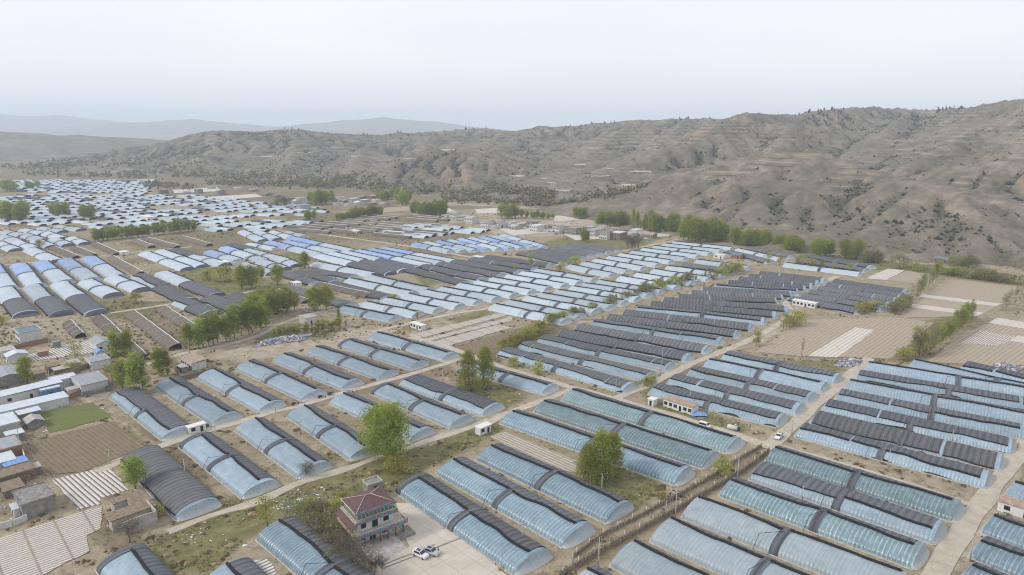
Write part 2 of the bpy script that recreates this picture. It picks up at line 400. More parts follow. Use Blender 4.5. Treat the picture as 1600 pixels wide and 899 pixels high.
def plaza_mat():
    m = M('plaza_concrete'); o = m.obj(); n = m.noise(o, .18, 5, .65)
    c = m.ramp(n, (.3, (.43, .385, .32)), (.7, (.54, .495, .43)))
    w1 = m.ramp(m.wave(o, .0524, 0, direction='X'), (.0, 1.0), (.004, 0.0)); w2 = m.ramp(m.wave(o, .0524, 0, direction='Y'), (.0, 1.0), (.004, 0.0))
    c = m.mix(m.math('MULTIPLY', m.math('MAXIMUM', w1, w2), .6), c, (.26, .22, .18))
    return m.bsdf(c, .9, .15)
MT['plaza'] = plaza_mat()
def hill_mat():
    m = M('loess_hills'); p = m.pos(); a = m.attr('cover'); veg_shade, red, ter = m.sep(a.outputs['Color'])
    n1 = m.noise(p, .010, 6, .62); n2 = m.noise(p, .055, 7, .72); n3 = m.noise(p, .30, 4, .75)
    tan = m.ramp(n2, (.32, (.128, .105, .079)), (.50, (.212, .177, .135)), (.68, (.315, .270, .212)))
    grass = m.ramp(n2, (.32, (.094, .085, .059)), (.52, (.148, .133, .096)), (.68, (.212, .188, .139)))
    col = m.mix(m.ramp(n1, (.40, 0.0), (.60, .85)), tan, grass)
    rd = m.math('ADD', red, m.math('MULTIPLY', m.math('SUBTRACT', n2, .5), .9))
    col = m.mix(m.ramp(rd, (.40, 0.0), (.80, .65)), col, (.30, .205, .145))
    bs = m.math('ADD', m.math('MULTIPLY', veg_shade, .9), m.math('MULTIPLY', m.math('SUBTRACT', n2, .5), .9)); bs = m.math('ADD', bs, m.math('MULTIPLY', m.math('SUBTRACT', n3, .5), 1.2))
    col = m.mix(m.ramp(bs, (.50, 0.0), (.80, .80)), col, (.060, .063, .046))
    ter = m.math('MULTIPLY', ter, m.ramp(m.noise(p, .018, 4, .6), (.46, .0), (.60, 1.0)))
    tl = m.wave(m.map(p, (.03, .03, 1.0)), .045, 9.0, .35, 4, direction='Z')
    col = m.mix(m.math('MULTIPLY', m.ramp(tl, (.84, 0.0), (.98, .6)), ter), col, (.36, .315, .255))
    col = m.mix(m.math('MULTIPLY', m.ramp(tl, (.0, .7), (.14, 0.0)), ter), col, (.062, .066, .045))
    h = m.math('ADD', m.math('MULTIPLY', n2, 3.0), m.math('MULTIPLY', n3, 1.0))
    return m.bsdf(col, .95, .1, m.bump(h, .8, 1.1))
MT['hill'] = hill_mat()
MT['mountain'] = plain('far_mountain', (.16, .17, .16), .95, .1, .2, .002)
# ------------------------------------------------------------------ hills: crest lines (pixel, forward distance, half width), eroded
CRESTS = [
 # front spur on the right
 [(1625,388,545,30),(1595,376,585,55),(1560,345,615,90),(1526,322,640,125),(1497,293,680,165),(1439,279,720,185),(1381,264,765,200),(1352,257,795,210),(1300,236,830,240),(1257,223,865,275),
  (1180,238,905,265),(1100,260,915,240),(1020,284,935,205),(950,304,935,150),(880,318,935,85)],
 # skyline on the right and its spurs
 [(1125,186,1480,300),(1165,173,1500,360),(1200,177,1550,380),(1240,175,1650,420),(1300,171,1750,460),(1370,165,1850,520),(1430,169,1850,520),(1500,167,1700,480),(1560,159,1500,440),
  (1620,148,1330,420),(1750,125,1180,420),(1900,110,1080,420)],
 [(1165,174,1500,380),(1105,205,1350,330),(1040,235,1250,290),(960,265,1150,240),(880,290,1080,190),(800,305,1090,130)],
 [(1240,178,1640,300),(1225,215,1300,230),(1200,245,1110,180)],
 [(1420,172,1820,300),(1370,215,1420,240),(1330,250,1150,200),(1290,262,1010,150)],
 [(1560,165,1500,330),(1500,215,1200,260),(1440,250,1000,200)],
 [(1800,200,760,300),(1700,205,800,310),(1610,212,860,300),(1530,232,930,250),(1450,262,960,180)],
 # middle skyline and spurs
 [(690,206,2330,700),(740,199,2300,800),(800,203,2250,800),(850,197,2250,850),(900,195,2200,850),(950,192,2150,850),(1000,187,2100,800),(1050,184,2050,800),(1120,183,2050,800),(1200,186,2200,700)],
 [(830,200,2250,400),(790,225,1850,320),(760,250,1560,260),(735,275,1350,160)],
 [(990,188,2100,420),(950,220,1700,330),(900,250,1400,270),(850,275,1230,190)],
 [(1070,186,2000,400),(1030,222,1600,300),(990,250,1350,230)],
 # brown knoll
 [(530,308,1300,60),(565,288,1330,120),(600,265,1350,180),(640,241,1375,235),(680,229,1400,275),(735,229,1430,290),(790,248,1500,270),(840,262,1560,240)],
 # left ridge
 [(150,262,2150,60),(185,250,2130,190),(230,232,2080,330),(290,211,2060,470),(345,202,2060,560),(400,205,2100,620),(460,201,2150,680),(520,205,2220,720),(600,208,2280,760),(660,205,2320,800),(730,202,2330,800)],
 [(345,204,2060,350),(330,235,1800,260),(300,258,1640,170)],
 [(460,203,2150,380),(455,238,1800,280),(445,265,1560,170)],
 [(590,210,2280,400),(560,240,1850,300),(545,268,1560,170)],
]
def resample(pts, step):
    pts = np.array(pts, float); seg = np.r_[0, np.cumsum(np.hypot(np.diff(pts[:, 0]), np.diff(pts[:, 1])))]
    t = np.arange(0, seg[-1] + step, step); t = np.minimum(t, seg[-1])
    return np.stack([np.interp(t, seg, pts[:, k]) for k in range(pts.shape[1])], 1)
def ridge_field(X, Y, crests, step, warp=None):
    Hh = np.full(X.shape, -6.0); NEAR = np.full(X.shape, 9.0)
    for cr_ in crests:
        w = np.array([[*PY(px, py, d), hw] for px, py, d, hw in cr_]); w = resample(w, step)
        x0, x1 = w[:, 0].min() - w[:, 3].max() - 60, w[:, 0].max() + w[:, 3].max() + 60
        y0, y1 = w[:, 1].min() - w[:, 3].max() - 60, w[:, 1].max() + w[:, 3].max() + 60
        sel = (X > x0) & (X < x1) & (Y > y0) & (Y < y1); nr_ = None
        if not sel.any(): continue
        xs, ys = X[sel], Y[sel]; best = np.full(xs.shape, -6.0)
        wp = warp[sel] if warp is not None else 1.0
        for x, y, z, hw in w:
            d_ = np.hypot(xs - x, ys - y); s = d_ / hw * wp; nr_ = d_ if nr_ is None else np.minimum(nr_, d_)
            best = np.maximum(best, (z + 6) * np.clip(1 - s, 0, 1) ** 1.12 - 6 + 0 * s)
        Hh[sel] = np.maximum(Hh[sel], best); NEAR[sel] = np.minimum(NEAR[sel], nr_) if (NEAR[sel] < 9).all() else np.where(NEAR[sel] == 9.0, nr_, np.minimum(NEAR[sel], nr_))
    ridge_field.near = NEAR
    return Hh
CELL = 7.0
gx = np.arange(-2300, 2300 + CELL, CELL); gy = np.arange(500, 2760 + CELL, CELL)
GX, GY = np.meshgrid(gx, gy)
wx = GX + 60 * (fbm(GX / 260, GY / 260, 3) - .5); wy = GY + 60 * (fbm(GX / 260, GY / 260, 8) - .5)
warp = 0.84 + 0.62 * (1 - ridged(wx / 330, wy / 330, 21, 3)) * 1.4
HZ = ridge_field(GX, GY, CRESTS, 22, warp)
base = HZ.copy()
crest = np.clip(ridge_field.near / 150, 0, 1) ** .7; crest[ridge_field.near == 9.0] = 1
slope_k = np.clip(HZ / 45, 0, 1) * (.12 + .88 * crest)
HZ = HZ - slope_k * (1 - ridged(wx / 150, wy / 150, 33, 4, .55)) * 62 + slope_k * 19
HZ = HZ + slope_k * (fbm(GX / 60, GY / 60, 41, 4) - .5) * 9 - slope_k * (1 - ridged(wx / 46, wy / 46, 52, 3, .6)) * 15 + slope_k * 5
# keep the crest lines where the photo has them
def erode(Hh, nb, steps, seed):
    rg = np.random.default_rng(seed); ny, nx = Hh.shape
    ok = np.argwhere(Hh > 6)
    for b in range(nb):
        st = ok[rg.integers(0, len(ok), 42000)]
        px = st[:, 1] + rg.random(len(st)); py = st[:, 0] + rg.random(len(st))
        dx = np.zeros(len(st)); dy = np.zeros(len(st)); sed = np.zeros(len(st)); vel = np.ones(len(st)); wat = np.ones(len(st))
        for k in range(steps):
            px = np.clip(px, 1, nx - 3); py = np.clip(py, 1, ny - 3)
            ix = px.astype(int); iy = py.astype(int); u = px - ix; v = py - iy
            a = Hh[iy, ix]; bb = Hh[iy, ix + 1]; c = Hh[iy + 1, ix]; d = Hh[iy + 1, ix + 1]
            gxx = (bb - a) * (1 - v) + (d - c) * v; gyy = (c - a) * (1 - u) + (d - bb) * u
            h0 = a * (1 - u) * (1 - v) + bb * u * (1 - v) + c * (1 - u) * v + d * u * v
            dx = dx * .25 - gxx * .75; dy = dy * .25 - gyy * .75
            L = np.hypot(dx, dy) + 1e-6; dx /= L; dy /= L
            nx_ = np.clip(px + dx, 1, nx - 3); ny_ = np.clip(py + dy, 1, ny - 3)
            jx = nx_.astype(int); jy = ny_.astype(int); uu = nx_ - jx; vv = ny_ - jy
            h1 = Hh[jy, jx] * (1 - uu) * (1 - vv) + Hh[jy, jx + 1] * uu * (1 - vv) + Hh[jy + 1, jx] * (1 - uu) * vv + Hh[jy + 1, jx + 1] * uu * vv
            dh = h0 - h1
            cap = np.maximum(dh, .02) * vel * wat * 1.1
            er = np.clip((cap - sed) * .16, -.25, np.maximum(dh, 0) * .22)
            er = np.where(dh < 0, -np.minimum(np.minimum(sed, -dh), .3), er)
            sed += er
            for oy, ox, wgt in ((0, 0, (1 - u) * (1 - v)), (0, 1, u * (1 - v)), (1, 0, (1 - u) * v), (1, 1, u * v)):
                np.add.at(Hh, (iy + oy, ix + ox), -er * wgt)
            vel = np.sqrt(np.clip(vel * vel * .85 + dh * .3, .1, 9)); wat *= .985
            px, py = nx_, ny_
    return Hh
H0 = HZ.copy()
HZ = erode(HZ, 3, 55, 5)
HZ = np.clip(HZ, H0 - 15, H0 + 2.5)
cut = H0 - HZ
# farmed terraces on the gentler shoulders
ter = np.clip((fbm(GX / 300, GY / 300, 77, 3) - .52) * 7, 0, 1) * np.clip((HZ - 8) / 25, 0, 1)
stp = 7.0; q = HZ / stp + .35 * fbm(GX / 120, GY / 120, 5, 2); fr = q - np.floor(q)
HZ = HZ + ter * .35 * stp * (np.clip((fr - .5) * 4 + .5, 0, 1) - fr)
gy_, gx_ = np.gradient(HZ, CELL)
slope = np.hypot(gx_, gy_)
def blur(a, n):
    for _ in range(n):
        a = (a + np.roll(a, 1, 0) + np.roll(a, -1, 0) + np.roll(a, 1, 1) + np.roll(a, -1, 1)) / 5
    return a
hollow = np.clip(blur(HZ, 10) - HZ, -3, 6)
veg_shade = np.clip(.20 + .13 * hollow + .9 * (fbm(GX / 170, GY / 170, 61, 4) - .5) + .22 * np.clip((GY - 1000) / 900, 0, 1) + .12 * np.clip((200 - GX) / 500, 0, 1), 0, 1)  # scrub cover, darkened further in hollows to paint gully shade into the colour
PXX, PYY = pix(GX, GY, np.maximum(HZ, 0))
veg_shade += .35 * np.exp(-((PXX - 1490) / 75) ** 2 - ((PYY - 362) / 34) ** 2) + .25 * np.exp(-((PXX - 1280) / 120) ** 2 - ((PYY - 330) / 60) ** 2)
red = np.clip((slope - .42) * 1.3, 0, .6) * np.clip((fbm(GX / 140, GY / 140, 91, 3) - .34) * 3, 0, 1)
red += .55 * np.exp(-((PXX - 715) / 45) ** 2 - ((PYY - 278) / 20) ** 2) + .45 * np.exp(-((PXX - 1330) / 90) ** 2 - ((PYY - 325) / 30) ** 2)
ny, nx = HZ.shape
idx = np.arange(nx * ny).reshape(ny, nx)
hi = np.maximum.reduce([HZ[:-1, :-1], HZ[1:, :-1], HZ[:-1, 1:], HZ[1:, 1:]])
keep = hi > -1.5
Q = np.stack([idx[:-1, :-1][keep], idx[:-1, 1:][keep], idx[1:, 1:][keep], idx[1:, :-1][keep]], 1)
used = np.unique(Q); remap = np.full(nx * ny, -1, np.int64); remap[used] = np.arange(len(used))
V = np.stack([GX.ravel(), GY.ravel(), np.maximum(HZ, -3).ravel()], 1)[used]
cov = np.stack([veg_shade.ravel(), red.ravel(), ter.ravel(), np.ones(nx * ny)], 1)[used]
hills = obj('hills', mesh_np('hills', V, remap[Q], MT['hill'], smooth=True, attr={'cover': cov}))
tag(hills, 'bare brown eroded hills with gullies and terraces beyond the valley', kind='structure')

# far mountains, nearly lost in the haze
FARC = [
 [(-260,198,3000,1000),(-100,200,3000,1000),(0,205,3000,1000),(40,206,3000,1000),(80,208,3000,1000),(140,217,2950,900),(200,226,2900,800),(240,235,2850,700),(300,248,2800,500)],
]
FARM = [
 [(-160,176,11840,2700),(0,178,11840,2700),(60,182,11840,2550),(95,180,11840,2550),(122,190,11680,2250),(162,215,11520,1800),(205,236,11360,1050)],
 [(110,236,10240,1050),(160,212,10240,1650),(230,190,10240,2250),(300,188,10240,2250),(360,193,10240,2250),(440,199,10080,2100),(520,194,9920,2100),(560,187,9920,2100),(600,183,9920,2100),(640,189,9920,1950),(668,204,9920,1500),(705,220,9920,750)],
]
def far_mesh(name, crests, x0, x1, y0, y1, c, amp, wl, step, label):
    FX, FY = np.meshgrid(np.arange(x0, x1, c), np.arange(y0, y1, c))
    FZ = ridge_field(FX, FY, crests, step, .85 + .4 * (1 - ridged(FX / (wl * 3.5), FY / (wl * 3.5), 4, 3)))
    FZ = FZ + np.clip(FZ / 80, 0, 1) * ((fbm(FX / wl, FY / wl, 9, 4) - .5) * amp - (1 - ridged(FX / wl, FY / wl, 15, 4)) * amp * .6 + amp * .2)
    k2 = np.maximum.reduce([FZ[:-1, :-1], FZ[1:, :-1], FZ[:-1, 1:], FZ[1:, 1:]]) > -2
    id2 = np.arange(FX.size).reshape(FX.shape); Q2 = np.stack([id2[:-1, :-1][k2], id2[:-1, 1:][k2], id2[1:, 1:][k2], id2[1:, :-1][k2]], 1)
    u2 = np.unique(Q2); r2 = np.full(FX.size, -1, np.int64); r2[u2] = np.arange(len(u2))
    o = obj(name, mesh_np(name, np.stack([FX.ravel(), FY.ravel(), np.maximum(FZ, -4).ravel()], 1)[u2], r2[Q2], MT['hill'], smooth=True, attr={'cover': np.tile([[.42, .1, .5, 1.]], (len(u2), 1))}))
    return tag(o, label, kind='structure')
far_mesh('hills', FARC, -4200, -700, 1850, 4200, 22.0, 34, 190, 40, 'hazy blue hill closing the valley on the far side')
far_mesh('mountains', FARM, -13500, 1500, 7600, 14800, 80.0, 60, 420, 90, 'far blue mountain ridges fading into low cloud')

def hill_z(x, y):
    u = (np.asarray(x) - gx[0]) / CELL; v = (np.asarray(y) - gy[0]) / CELL
    ok = (u > 0) & (v > 0) & (u < nx - 2) & (v < ny - 2)
    i = np.clip(u.astype(int), 0, nx - 2); j = np.clip(v.astype(int), 0, ny - 2); a = np.clip(u - i, 0, 1); b = np.clip(v - j, 0, 1)
    h = HZ[j, i] * (1 - a) * (1 - b) + HZ[j, i + 1] * a * (1 - b) + HZ[j + 1, i] * (1 - a) * b + HZ[j + 1, i + 1] * a * b
    return np.where(ok, h, -6)

# ------------------------------------------------------------------ valley floor
# painted in photo pixels, stored on the ground: R weeds, G bare dark soil, B pale dirt, A dry grass
GRASS = [[(235,850),(300,800),(400,770),(520,735),(560,720),(640,700),(690,690),(760,655),(790,668),(690,720),(650,742),(560,800),(440,815),(370,860),(330,899),(210,899)],
 [(380,545),(420,520),(540,512),(520,530),(440,535)],[(690,500),(755,482),(780,488),(720,510)],[(995,610),(1030,600),(1100,640),(1180,668),(1140,690),(1040,655)],
 [(930,705),(1040,760),(990,800),(940,770)],[(1420,505),(1530,485),(1530,500),(1420,560)],[(230,425),(330,412),(470,450),(440,490),(330,470),(250,450)],[(640,420),(700,440),(660,452)],
 [(830,385),(900,362),(1050,368),(985,392)],[(1180,560),(1330,562),(1310,585)],[(150,470),(280,470),(230,500),(150,500)],[(420,402),(470,395),(470,412)],[(170,650),(250,700),(230,720),(200,680)],[(480,720),(560,690),(560,720)],
 [(1250,395),(1440,415),(1600,440),(1600,450),(1420,425),(1240,408)],[(710,600),(760,590),(830,620),(790,640),(740,625)]]
DRY = [[(60,470),(160,490),(300,545),(340,520),(250,480),(120,440)],[(690,575),(780,570),(860,610),(790,640),(700,600)],[(640,395),(745,405),(760,395),(640,380)],[(160,640),(300,690),(340,790),(240,690)],
 [(0,690),(80,740),(150,740),(60,660)],[(120,790),(240,830),(190,870),(140,850)],[(440,330),(730,340),(730,380),(450,372)],[(190,380),(420,350),(420,420),(300,400)],[(980,600),(1160,545),(1190,560),(1050,620)],[(600,520),(700,490),(640,520)],
 [(1160,550),(1240,560),(1420,570),(1600,580),(1600,560),(1420,545)],[(690,545),(870,505),(900,520),(760,575)],[(0,255),(700,265),(700,320),(250,320),(240,280),(0,280)]]
PALE = [[(310,560),(420,530),(560,510),(640,512),(560,545),(440,560),(380,570)],[(225,840),(330,800),(390,785),(560,728),(690,672),(760,640),(800,648),(690,690),(560,740),(420,790),(320,825)],
 [(1220,500),(1262,452),(1310,436),(1270,465),(1250,490)],[(1440,899),(1540,770),(1600,690),(1600,740),(1520,899)],[(690,480),(790,465),(960,405),(970,408),(800,470),(705,490)],
 [(1170,540),(1232,490),(1240,500),(1180,545)],[(620,745),(660,725),(720,790),(880,899),(840,899),(690,790)],[(1210,705),(1240,690),(1510,775),(1500,790)],[(760,330),(1050,350),(1060,366),(760,372)]]
SOILP = [[(330,560),(380,560),(720,545),(700,590),(480,640)],[(880,890),(1190,700),(1210,715),(920,899)],[(130,585),(230,560),(240,600),(170,620)]]
vr = 1.0072; nrow = 560
yy = 62 * vr ** np.arange(nrow); yy = yy[yy < 3300]
uu = np.linspace(-1.02, 1.02, 760)
UU, YY = np.meshgrid(uu, yy); XX = UU * YY
gz = .10 * (fbm(XX / 9, YY / 9, 2, 3) - .5)
pxx, pyy = pix(XX, YY)
jx = pxx + (fbm(XX / 14, YY / 14, 51, 3) - .5) * 2600 / np.maximum(YY, 60); jy = pyy + (fbm(XX / 14, YY / 14, 57, 3) - .5) * 1500 / np.maximum(YY, 60)
paint = np.zeros(XX.shape + (4,), np.float32)
for ch, polys, amt in ((0, GRASS, .72), (1, SOILP, .55), (2, PALE, .56), (3, DRY, .58)):
    for pl in polys:
        paint[..., ch][inpoly(jx, jy, pl)] = amt
for _ in range(5):
    paint[1:-1, 1:-1] = (paint[1:-1, 1:-1] * 2 + paint[:-2, 1:-1] + paint[2:, 1:-1] + paint[1:-1, :-2] + paint[1:-1, 2:]) / 6
paint[..., 0] += np.clip((fbm(XX / 70, YY / 70, 88, 4) - .56) * 2.2, 0, .5)
paint[..., 2] += np.clip((fbm(XX / 50, YY / 50, 98, 4) - .60) * 2.0, 0, .4)
paint[..., 3] += np.clip((fbm(XX / 60, YY / 60, 78, 4) - .50) * 2.0, 0, .5)
paint[..., 0] += np.clip((YY - 800) / 2500, 0, .3)
paint[..., 3] += np.clip((YY - 380) / 300, 0, 1) * (pxx < 1000) * .5 * np.clip((fbm(XX / 40, YY / 40, 68, 4) - .30) * 3, 0, 1)
nr, nc = XX.shape; ig = np.arange(nr * nc).reshape(nr, nc)
QG = np.stack([ig[:-1, :-1].ravel(), ig[:-1, 1:].ravel(), ig[1:, 1:].ravel(), ig[1:, :-1].ravel()], 1)
gv = np.stack([XX.ravel(), YY.ravel(), gz.ravel() - .08], 1)
# skirt of the same sheet out to the horizon
ring = [ig[0, 0], ig[0, -1], ig[-1, -1], ig[-1, 0]]
o = len(gv); gv = np.concatenate([gv, [[-14000, -400, -.5], [14000, -400, -.5], [14000, 14000, -.5], [-14000, 14000, -.5]]])
sk = np.array([[o, o + 1, ring[1], ring[0]], [o + 1, o + 2, ring[2], ring[1]], [o + 2, o + 3, ring[3], ring[2]], [o + 3, o, ring[0], ring[3]]])
pt = np.concatenate([paint.reshape(-1, 4), np.tile([[.2, .2, .1, .3]], (4, 1))])
gr = obj('ground', mesh_np('ground', gv, np.concatenate([QG, sk]), MT['ground'], smooth=True, attr={'paint': pt}))
tag(gr, 'valley floor of tan soil, weeds and dry grass', kind='structure')

# ------------------------------------------------------------------ roads and fields
def ribbon(name, pts, w, z, mat, label, jag=.45, zw=None):
    W_ = np.array([P(*p) for p in pts]); L = np.r_[0, np.cumsum(np.hypot(*np.diff(W_, axis=0).T))]
    t = np.linspace(0, L[-1], max(4, int(L[-1] / 4))); x = np.interp(t, L, W_[:, 0]); y = np.interp(t, L, W_[:, 1])
    for _ in range(2):
        x[1:-1] = (x[:-2] + x[1:-1] + x[2:]) / 3; y[1:-1] = (y[:-2] + y[1:-1] + y[2:]) / 3
    dx = np.gradient(x); dy = np.gradient(y); d = np.hypot(dx, dy); nx_, ny_ = -dy / d, dx / d
    a = w / 2 + jag * (vnoise(t / 13, t * 0, 3) - .5) * 2; b = w / 2 + jag * (vnoise(t / 13, t * 0, 8) - .5) * 2
    mb = MB(); G = np.zeros((len(t), 4, 3))
    G[:, 0] = np.stack([x + nx_ * a, y + ny_ * a, np.full(len(t), -.1)], 1); G[:, 1] = np.stack([x + nx_ * (a - .05), y + ny_ * (a - .05), np.full(len(t), z)], 1)
    G[:, 2] = np.stack([x - nx_ * (b - .05), y - ny_ * (b - .05), np.full(len(t), z)], 1); G[:, 3] = np.stack([x - nx_ * b, y - ny_ * b, np.full(len(t), -.1)], 1)
    mb.grid(G[:, ::-1], 0, False)
    return tag(mb.build(name, mat), label, kind='structure')
ROADS = [
 ([(150,738),(215,712),(262,692),(380,657),(480,631),(550,610),(640,585),(725,560)], 3.6, .10, 'pale concrete lane between the two near greenhouse rows'),
 ([(640,527),(680,536),(725,552),(775,571),(895,606),(965,624),(1060,652),(1165,683),(1200,698)], 4.0, .11, 'concrete lane behind the teal greenhouses'),
 ([(898,606),(840,630),(792,646),(762,662)], 3.6, .115, 'short concrete lane by the white hut'),
 ([(955,626),(1010,603),(1075,571),(1160,537),(1215,509),(1238,490),(1226,475),(1250,455),(1285,442),(1310,432)], 4.4, .12, 'concrete lane along the dark quilted greenhouses'),
 ([(1358,560),(1347,572),(1275,632),(1198,702)], 5.2, .13, 'straight pale concrete road with the pickup'),
 ([(1205,694),(1370,742),(1500,783),(1525,793)], 3.0, .14, 'narrow concrete lane joining the main road'),
 ([(1640,650),(1605,690),(1525,797),(1452,915)], 5.6, .105, 'wide pale main road down the right'),
 ([(200,580),(270,556),(335,543),(400,527),(440,505),(487,490),(580,472),(690,452),(780,432),(867,416),(910,405),(975,392),(1035,380),(1060,374)], 3.4, .125, 'village road running past the tree row to the blue greenhouses'),
 ([(580,520),(625,509),(705,491),(760,483),(795,471),(850,457),(910,444),(942,434),(1010,417),(1085,400),(1145,387)], 3.6, .135, 'lane between the two columns of pale blue greenhouses'),
 ([(-20,460),(23,452),(128,440),(230,428),(307,420),(381,411),(420,405)], 3.4, .10, 'lane across the upper fields'),
 ([(-20,418),(0,415),(87,407),(154,401),(212,394),(300,386)], 3.2, .11, 'upper lane across the fields'),
 ([(150,492),(179,489),(230,481),(320,467),(368,461),(410,452)], 3.2, .12, 'lane above the bare frames'),
 ([(497,366),(560,374),(612,381),(680,391),(745,404),(790,412)], 3.4, .10, 'pale track beyond the dark greenhouses'),
 ([(262,832),(330,806),(400,786),(470,752),(555,729),(640,698),(720,674),(765,655)], 3.2, .06, 'dirt track below the near greenhouse row'),
 ([(412,322),(500,318),(600,313),(690,318),(800,324),(960,331)], 5, .10, 'far pale valley road'),
]
for pts, w, z, lab in ROADS:
    ribbon('road' if 'track' not in lab else 'path', pts, w, z, MT['road'], lab, .9 if 'track' in lab else .55)
def fieldp(pts, mat, z, label, along, name='field', lift=.0):
    """A field sheet; local X runs along the pixel pair ALONG."""
    A, B = P(*along[0]), P(*along[1]); th = math.atan2(B[1] - A[1], B[0] - A[0])
    W_ = [P(*p) for p in pts]; c = np.mean(W_, 0); ca, sa = math.cos(-th), math.sin(-th)
    loc = [((p - c)[0] * ca - (p - c)[1] * sa, (p - c)[0] * sa + (p - c)[1] * ca) for p in W_]
    out = []
    for i in range(len(loc)):                                        # uneven edges
        a, b = np.array(loc[i]), np.array(loc[(i + 1) % len(loc)]); n = max(2, int(np.hypot(*(b - a)) / 3))
        for k in range(n):
            q = a + (b - a) * k / n
            if k: q = q + (RNG.random(2) - .5) * .7
            out.append((q[0], q[1], 0))
    mb = MB(); mb.add(out, [tuple(range(len(out)))])
    ar = sum(out[i][0] * out[(i + 1) % len(out)][1] - out[(i + 1) % len(out)][0] * out[i][1] for i in range(len(out)))
    if ar < 0: mb.f[0] = tuple(reversed(mb.f[0]))
    o = mb.build(name, mat); o.location = (c[0], c[1], z); o.rotation_euler = (0, 0, th)
    return tag(o, label, kind='structure')
U_ = ((165,625),(270,690)); V_ = ((270,690),(705,565))
FIELDS = [
 ([(62,645),(145,629),(174,652),(78,677)], 'green', .05, 'bright green seedling plot by the village', V_),
 ([(40,702),(80,682),(177,658),(226,697),(130,738),(52,742)], 'plough_d', .05, 'brown ploughed plot below the green plot', U_),
 ([(82,750),(155,732),(174,731),(201,766),(157,779),(158,788),(121,797)], 'mulch_wide', .07, 'plot of wide white plastic beds beside the ruin', U_),
 ([(-10,845),(60,820),(117,803),(160,791),(159,812),(157,827),(135,838),(140,862),(40,912),(-10,912)], 'mulch', .08, 'white plastic mulched plot in the near corner', V_),
 ([(42,555),(100,539),(140,533),(156,550),(110,556),(50,565)], 'mulch_wide', .07, 'white striped plot among the village houses', U_),
 ([(388,878),(417,874),(440,905),(404,905)], 'mulch_wide', .07, 'small white plastic plot between two near greenhouses', V_),
 ([(637,524),(780,490),(796,492),(652,530)], 'mulch', .08, 'long white bed beside the lane, upper strip', ((637,524),(780,490))),
 ([(656,532),(800,495),(801,501),(664,535)], 'mulch', .08, 'long white bed beside the lane, middle strip', ((637,524),(780,490))),
 ([(668,537),(775,508),(801,512),(690,544)], 'mulch', .08, 'long white bed beside the lane, wide lower strip', ((637,524),(780,490))),
 ([(696,549),(800,516),(845,503),(868,512),(750,562)], 'plough_d', .05, 'dark ploughed strip beside the white beds', ((637,524),(780,490))),
 ([(765,683),(790,674),(903,721),(900,738),(862,735)], 'stony', .05, 'stubble strip between two blue greenhouses', ((770,690),(880,740))),
 ([(1180,550),(1257,500),(1397,496),(1459,504),(1446,516),(1411,547),(1392,561),(1240,556)], 'plough', .05, 'tan ploughed field beyond the lane', ((1262,557),(1337,512))),
 ([(1263,557),(1308,559),(1367,516),(1336,512)], 'mulch_far', .09, 'white mulched strip inside the tan ploughed field', ((1263,557),(1336,512))),
 ([(1353,435),(1384,438),(1414,423),(1388,420)], 'mulch_far', .09, 'white mulched plot at the hill foot', ((1353,435),(1388,420))),
 ([(1385,438),(1440,445),(1462,431),(1416,423)], 'plough', .05, 'tan plot beside the white plot at the hill foot', ((1353,435),(1388,420))),
 ([(1408,497),(1478,436),(1600,449),(1640,455),(1560,478),(1530,494)], 'plough', .05, 'wide tan field near the river', ((1440,461),(1560,476))),
 ([(1442,460),(1566,475),(1556,479),(1436,464)], 'mulch_far', .09, 'long white strip, upper one in the river field', ((1440,461),(1560,476))),
 ([(1425,475),(1538,489),(1526,494),(1420,480)], 'mulch_far', .09, 'long white strip, lower one in the river field', ((1440,461),(1560,476))),
 ([(1448,566),(1510,518),(1560,500),(1640,510),(1640,570),(1560,572)], 'plough', .04, 'tan field by the poplar row', ((1500,535),(1530,517))),
 ([(1544,505),(1560,497),(1620,507),(1620,517)], 'mulch_far', .09, 'white plot beside the poplar row', ((1544,505),(1620,517))),
 ([(1500,536),(1531,517),(1593,526),(1560,541)], 'mulch', .08, 'finely striped white plot beside the poplar row', ((1500,535),(1530,517))),
 ([(1577,533),(1590,525),(1620,530),(1620,540)], 'mulch_far', .09, 'small white plot, near one by the poplar row', ((1577,533),(1620,540))),
 ([(742,327),(785,325),(800,333),(745,334)], 'mulch_far', .10, 'far white plot beyond the blue greenhouses', ((742,327),(785,325))),
 ([(655,326),(700,325),(712,331),(660,334)], 'mulch_far', .10, 'far white plot behind the dense tree block', ((655,326),(700,325))),
 ([(705,342),(745,340),(752,348),(700,350)], 'plough', .08, 'far tan plot behind the white tunnels', ((705,342),(745,340))),
 ([(778,357),(850,352),(880,362),(800,368)], 'mulch_far', .10, 'far white plot in front of the grey village', ((778,357),(850,352))),
 ([(880,366),(960,362),(985,370),(900,376)], 'mulch_far', .10, 'pale plot below the grey village', ((880,366),(960,362))),
 ([(1010,364),(1062,358),(1066,366),(1005,374)], 'mulch_far', .10, 'pale plot by the tree belt', ((1010,364),(1062,358))),
 ([(860,338),(900,336),(905,344),(866,346)], 'mulch_far', .10, 'far pale plot left of the tree belt', ((860,338),(900,336))),
 ([(270,296),(340,293),(345,299),(272,302)], 'mulch_far', .10, 'far pale plot in the hazy valley', ((270,296),(340,293))),
 ([(310,309),(400,303),(410,308),(320,314)], 'mulch_far', .10, 'far striped plot in the hazy valley', ((310,309),(400,303))),
 ([(590,326),(640,322),(648,329),(595,332)], 'plough', .08, 'far tan plot behind the orchard trees', ((590,326),(640,322))),
]
for pts, m, z, lab, al in FIELDS: fieldp(pts, MT[m], z, lab, al)
fieldp([(618,787),(642,786),(700,826),(800,905),(560,912),(590,885),(640,855)], MT['plaza'], .12, 'pale concrete plaza with the two parked cars', V_, 'plaza')
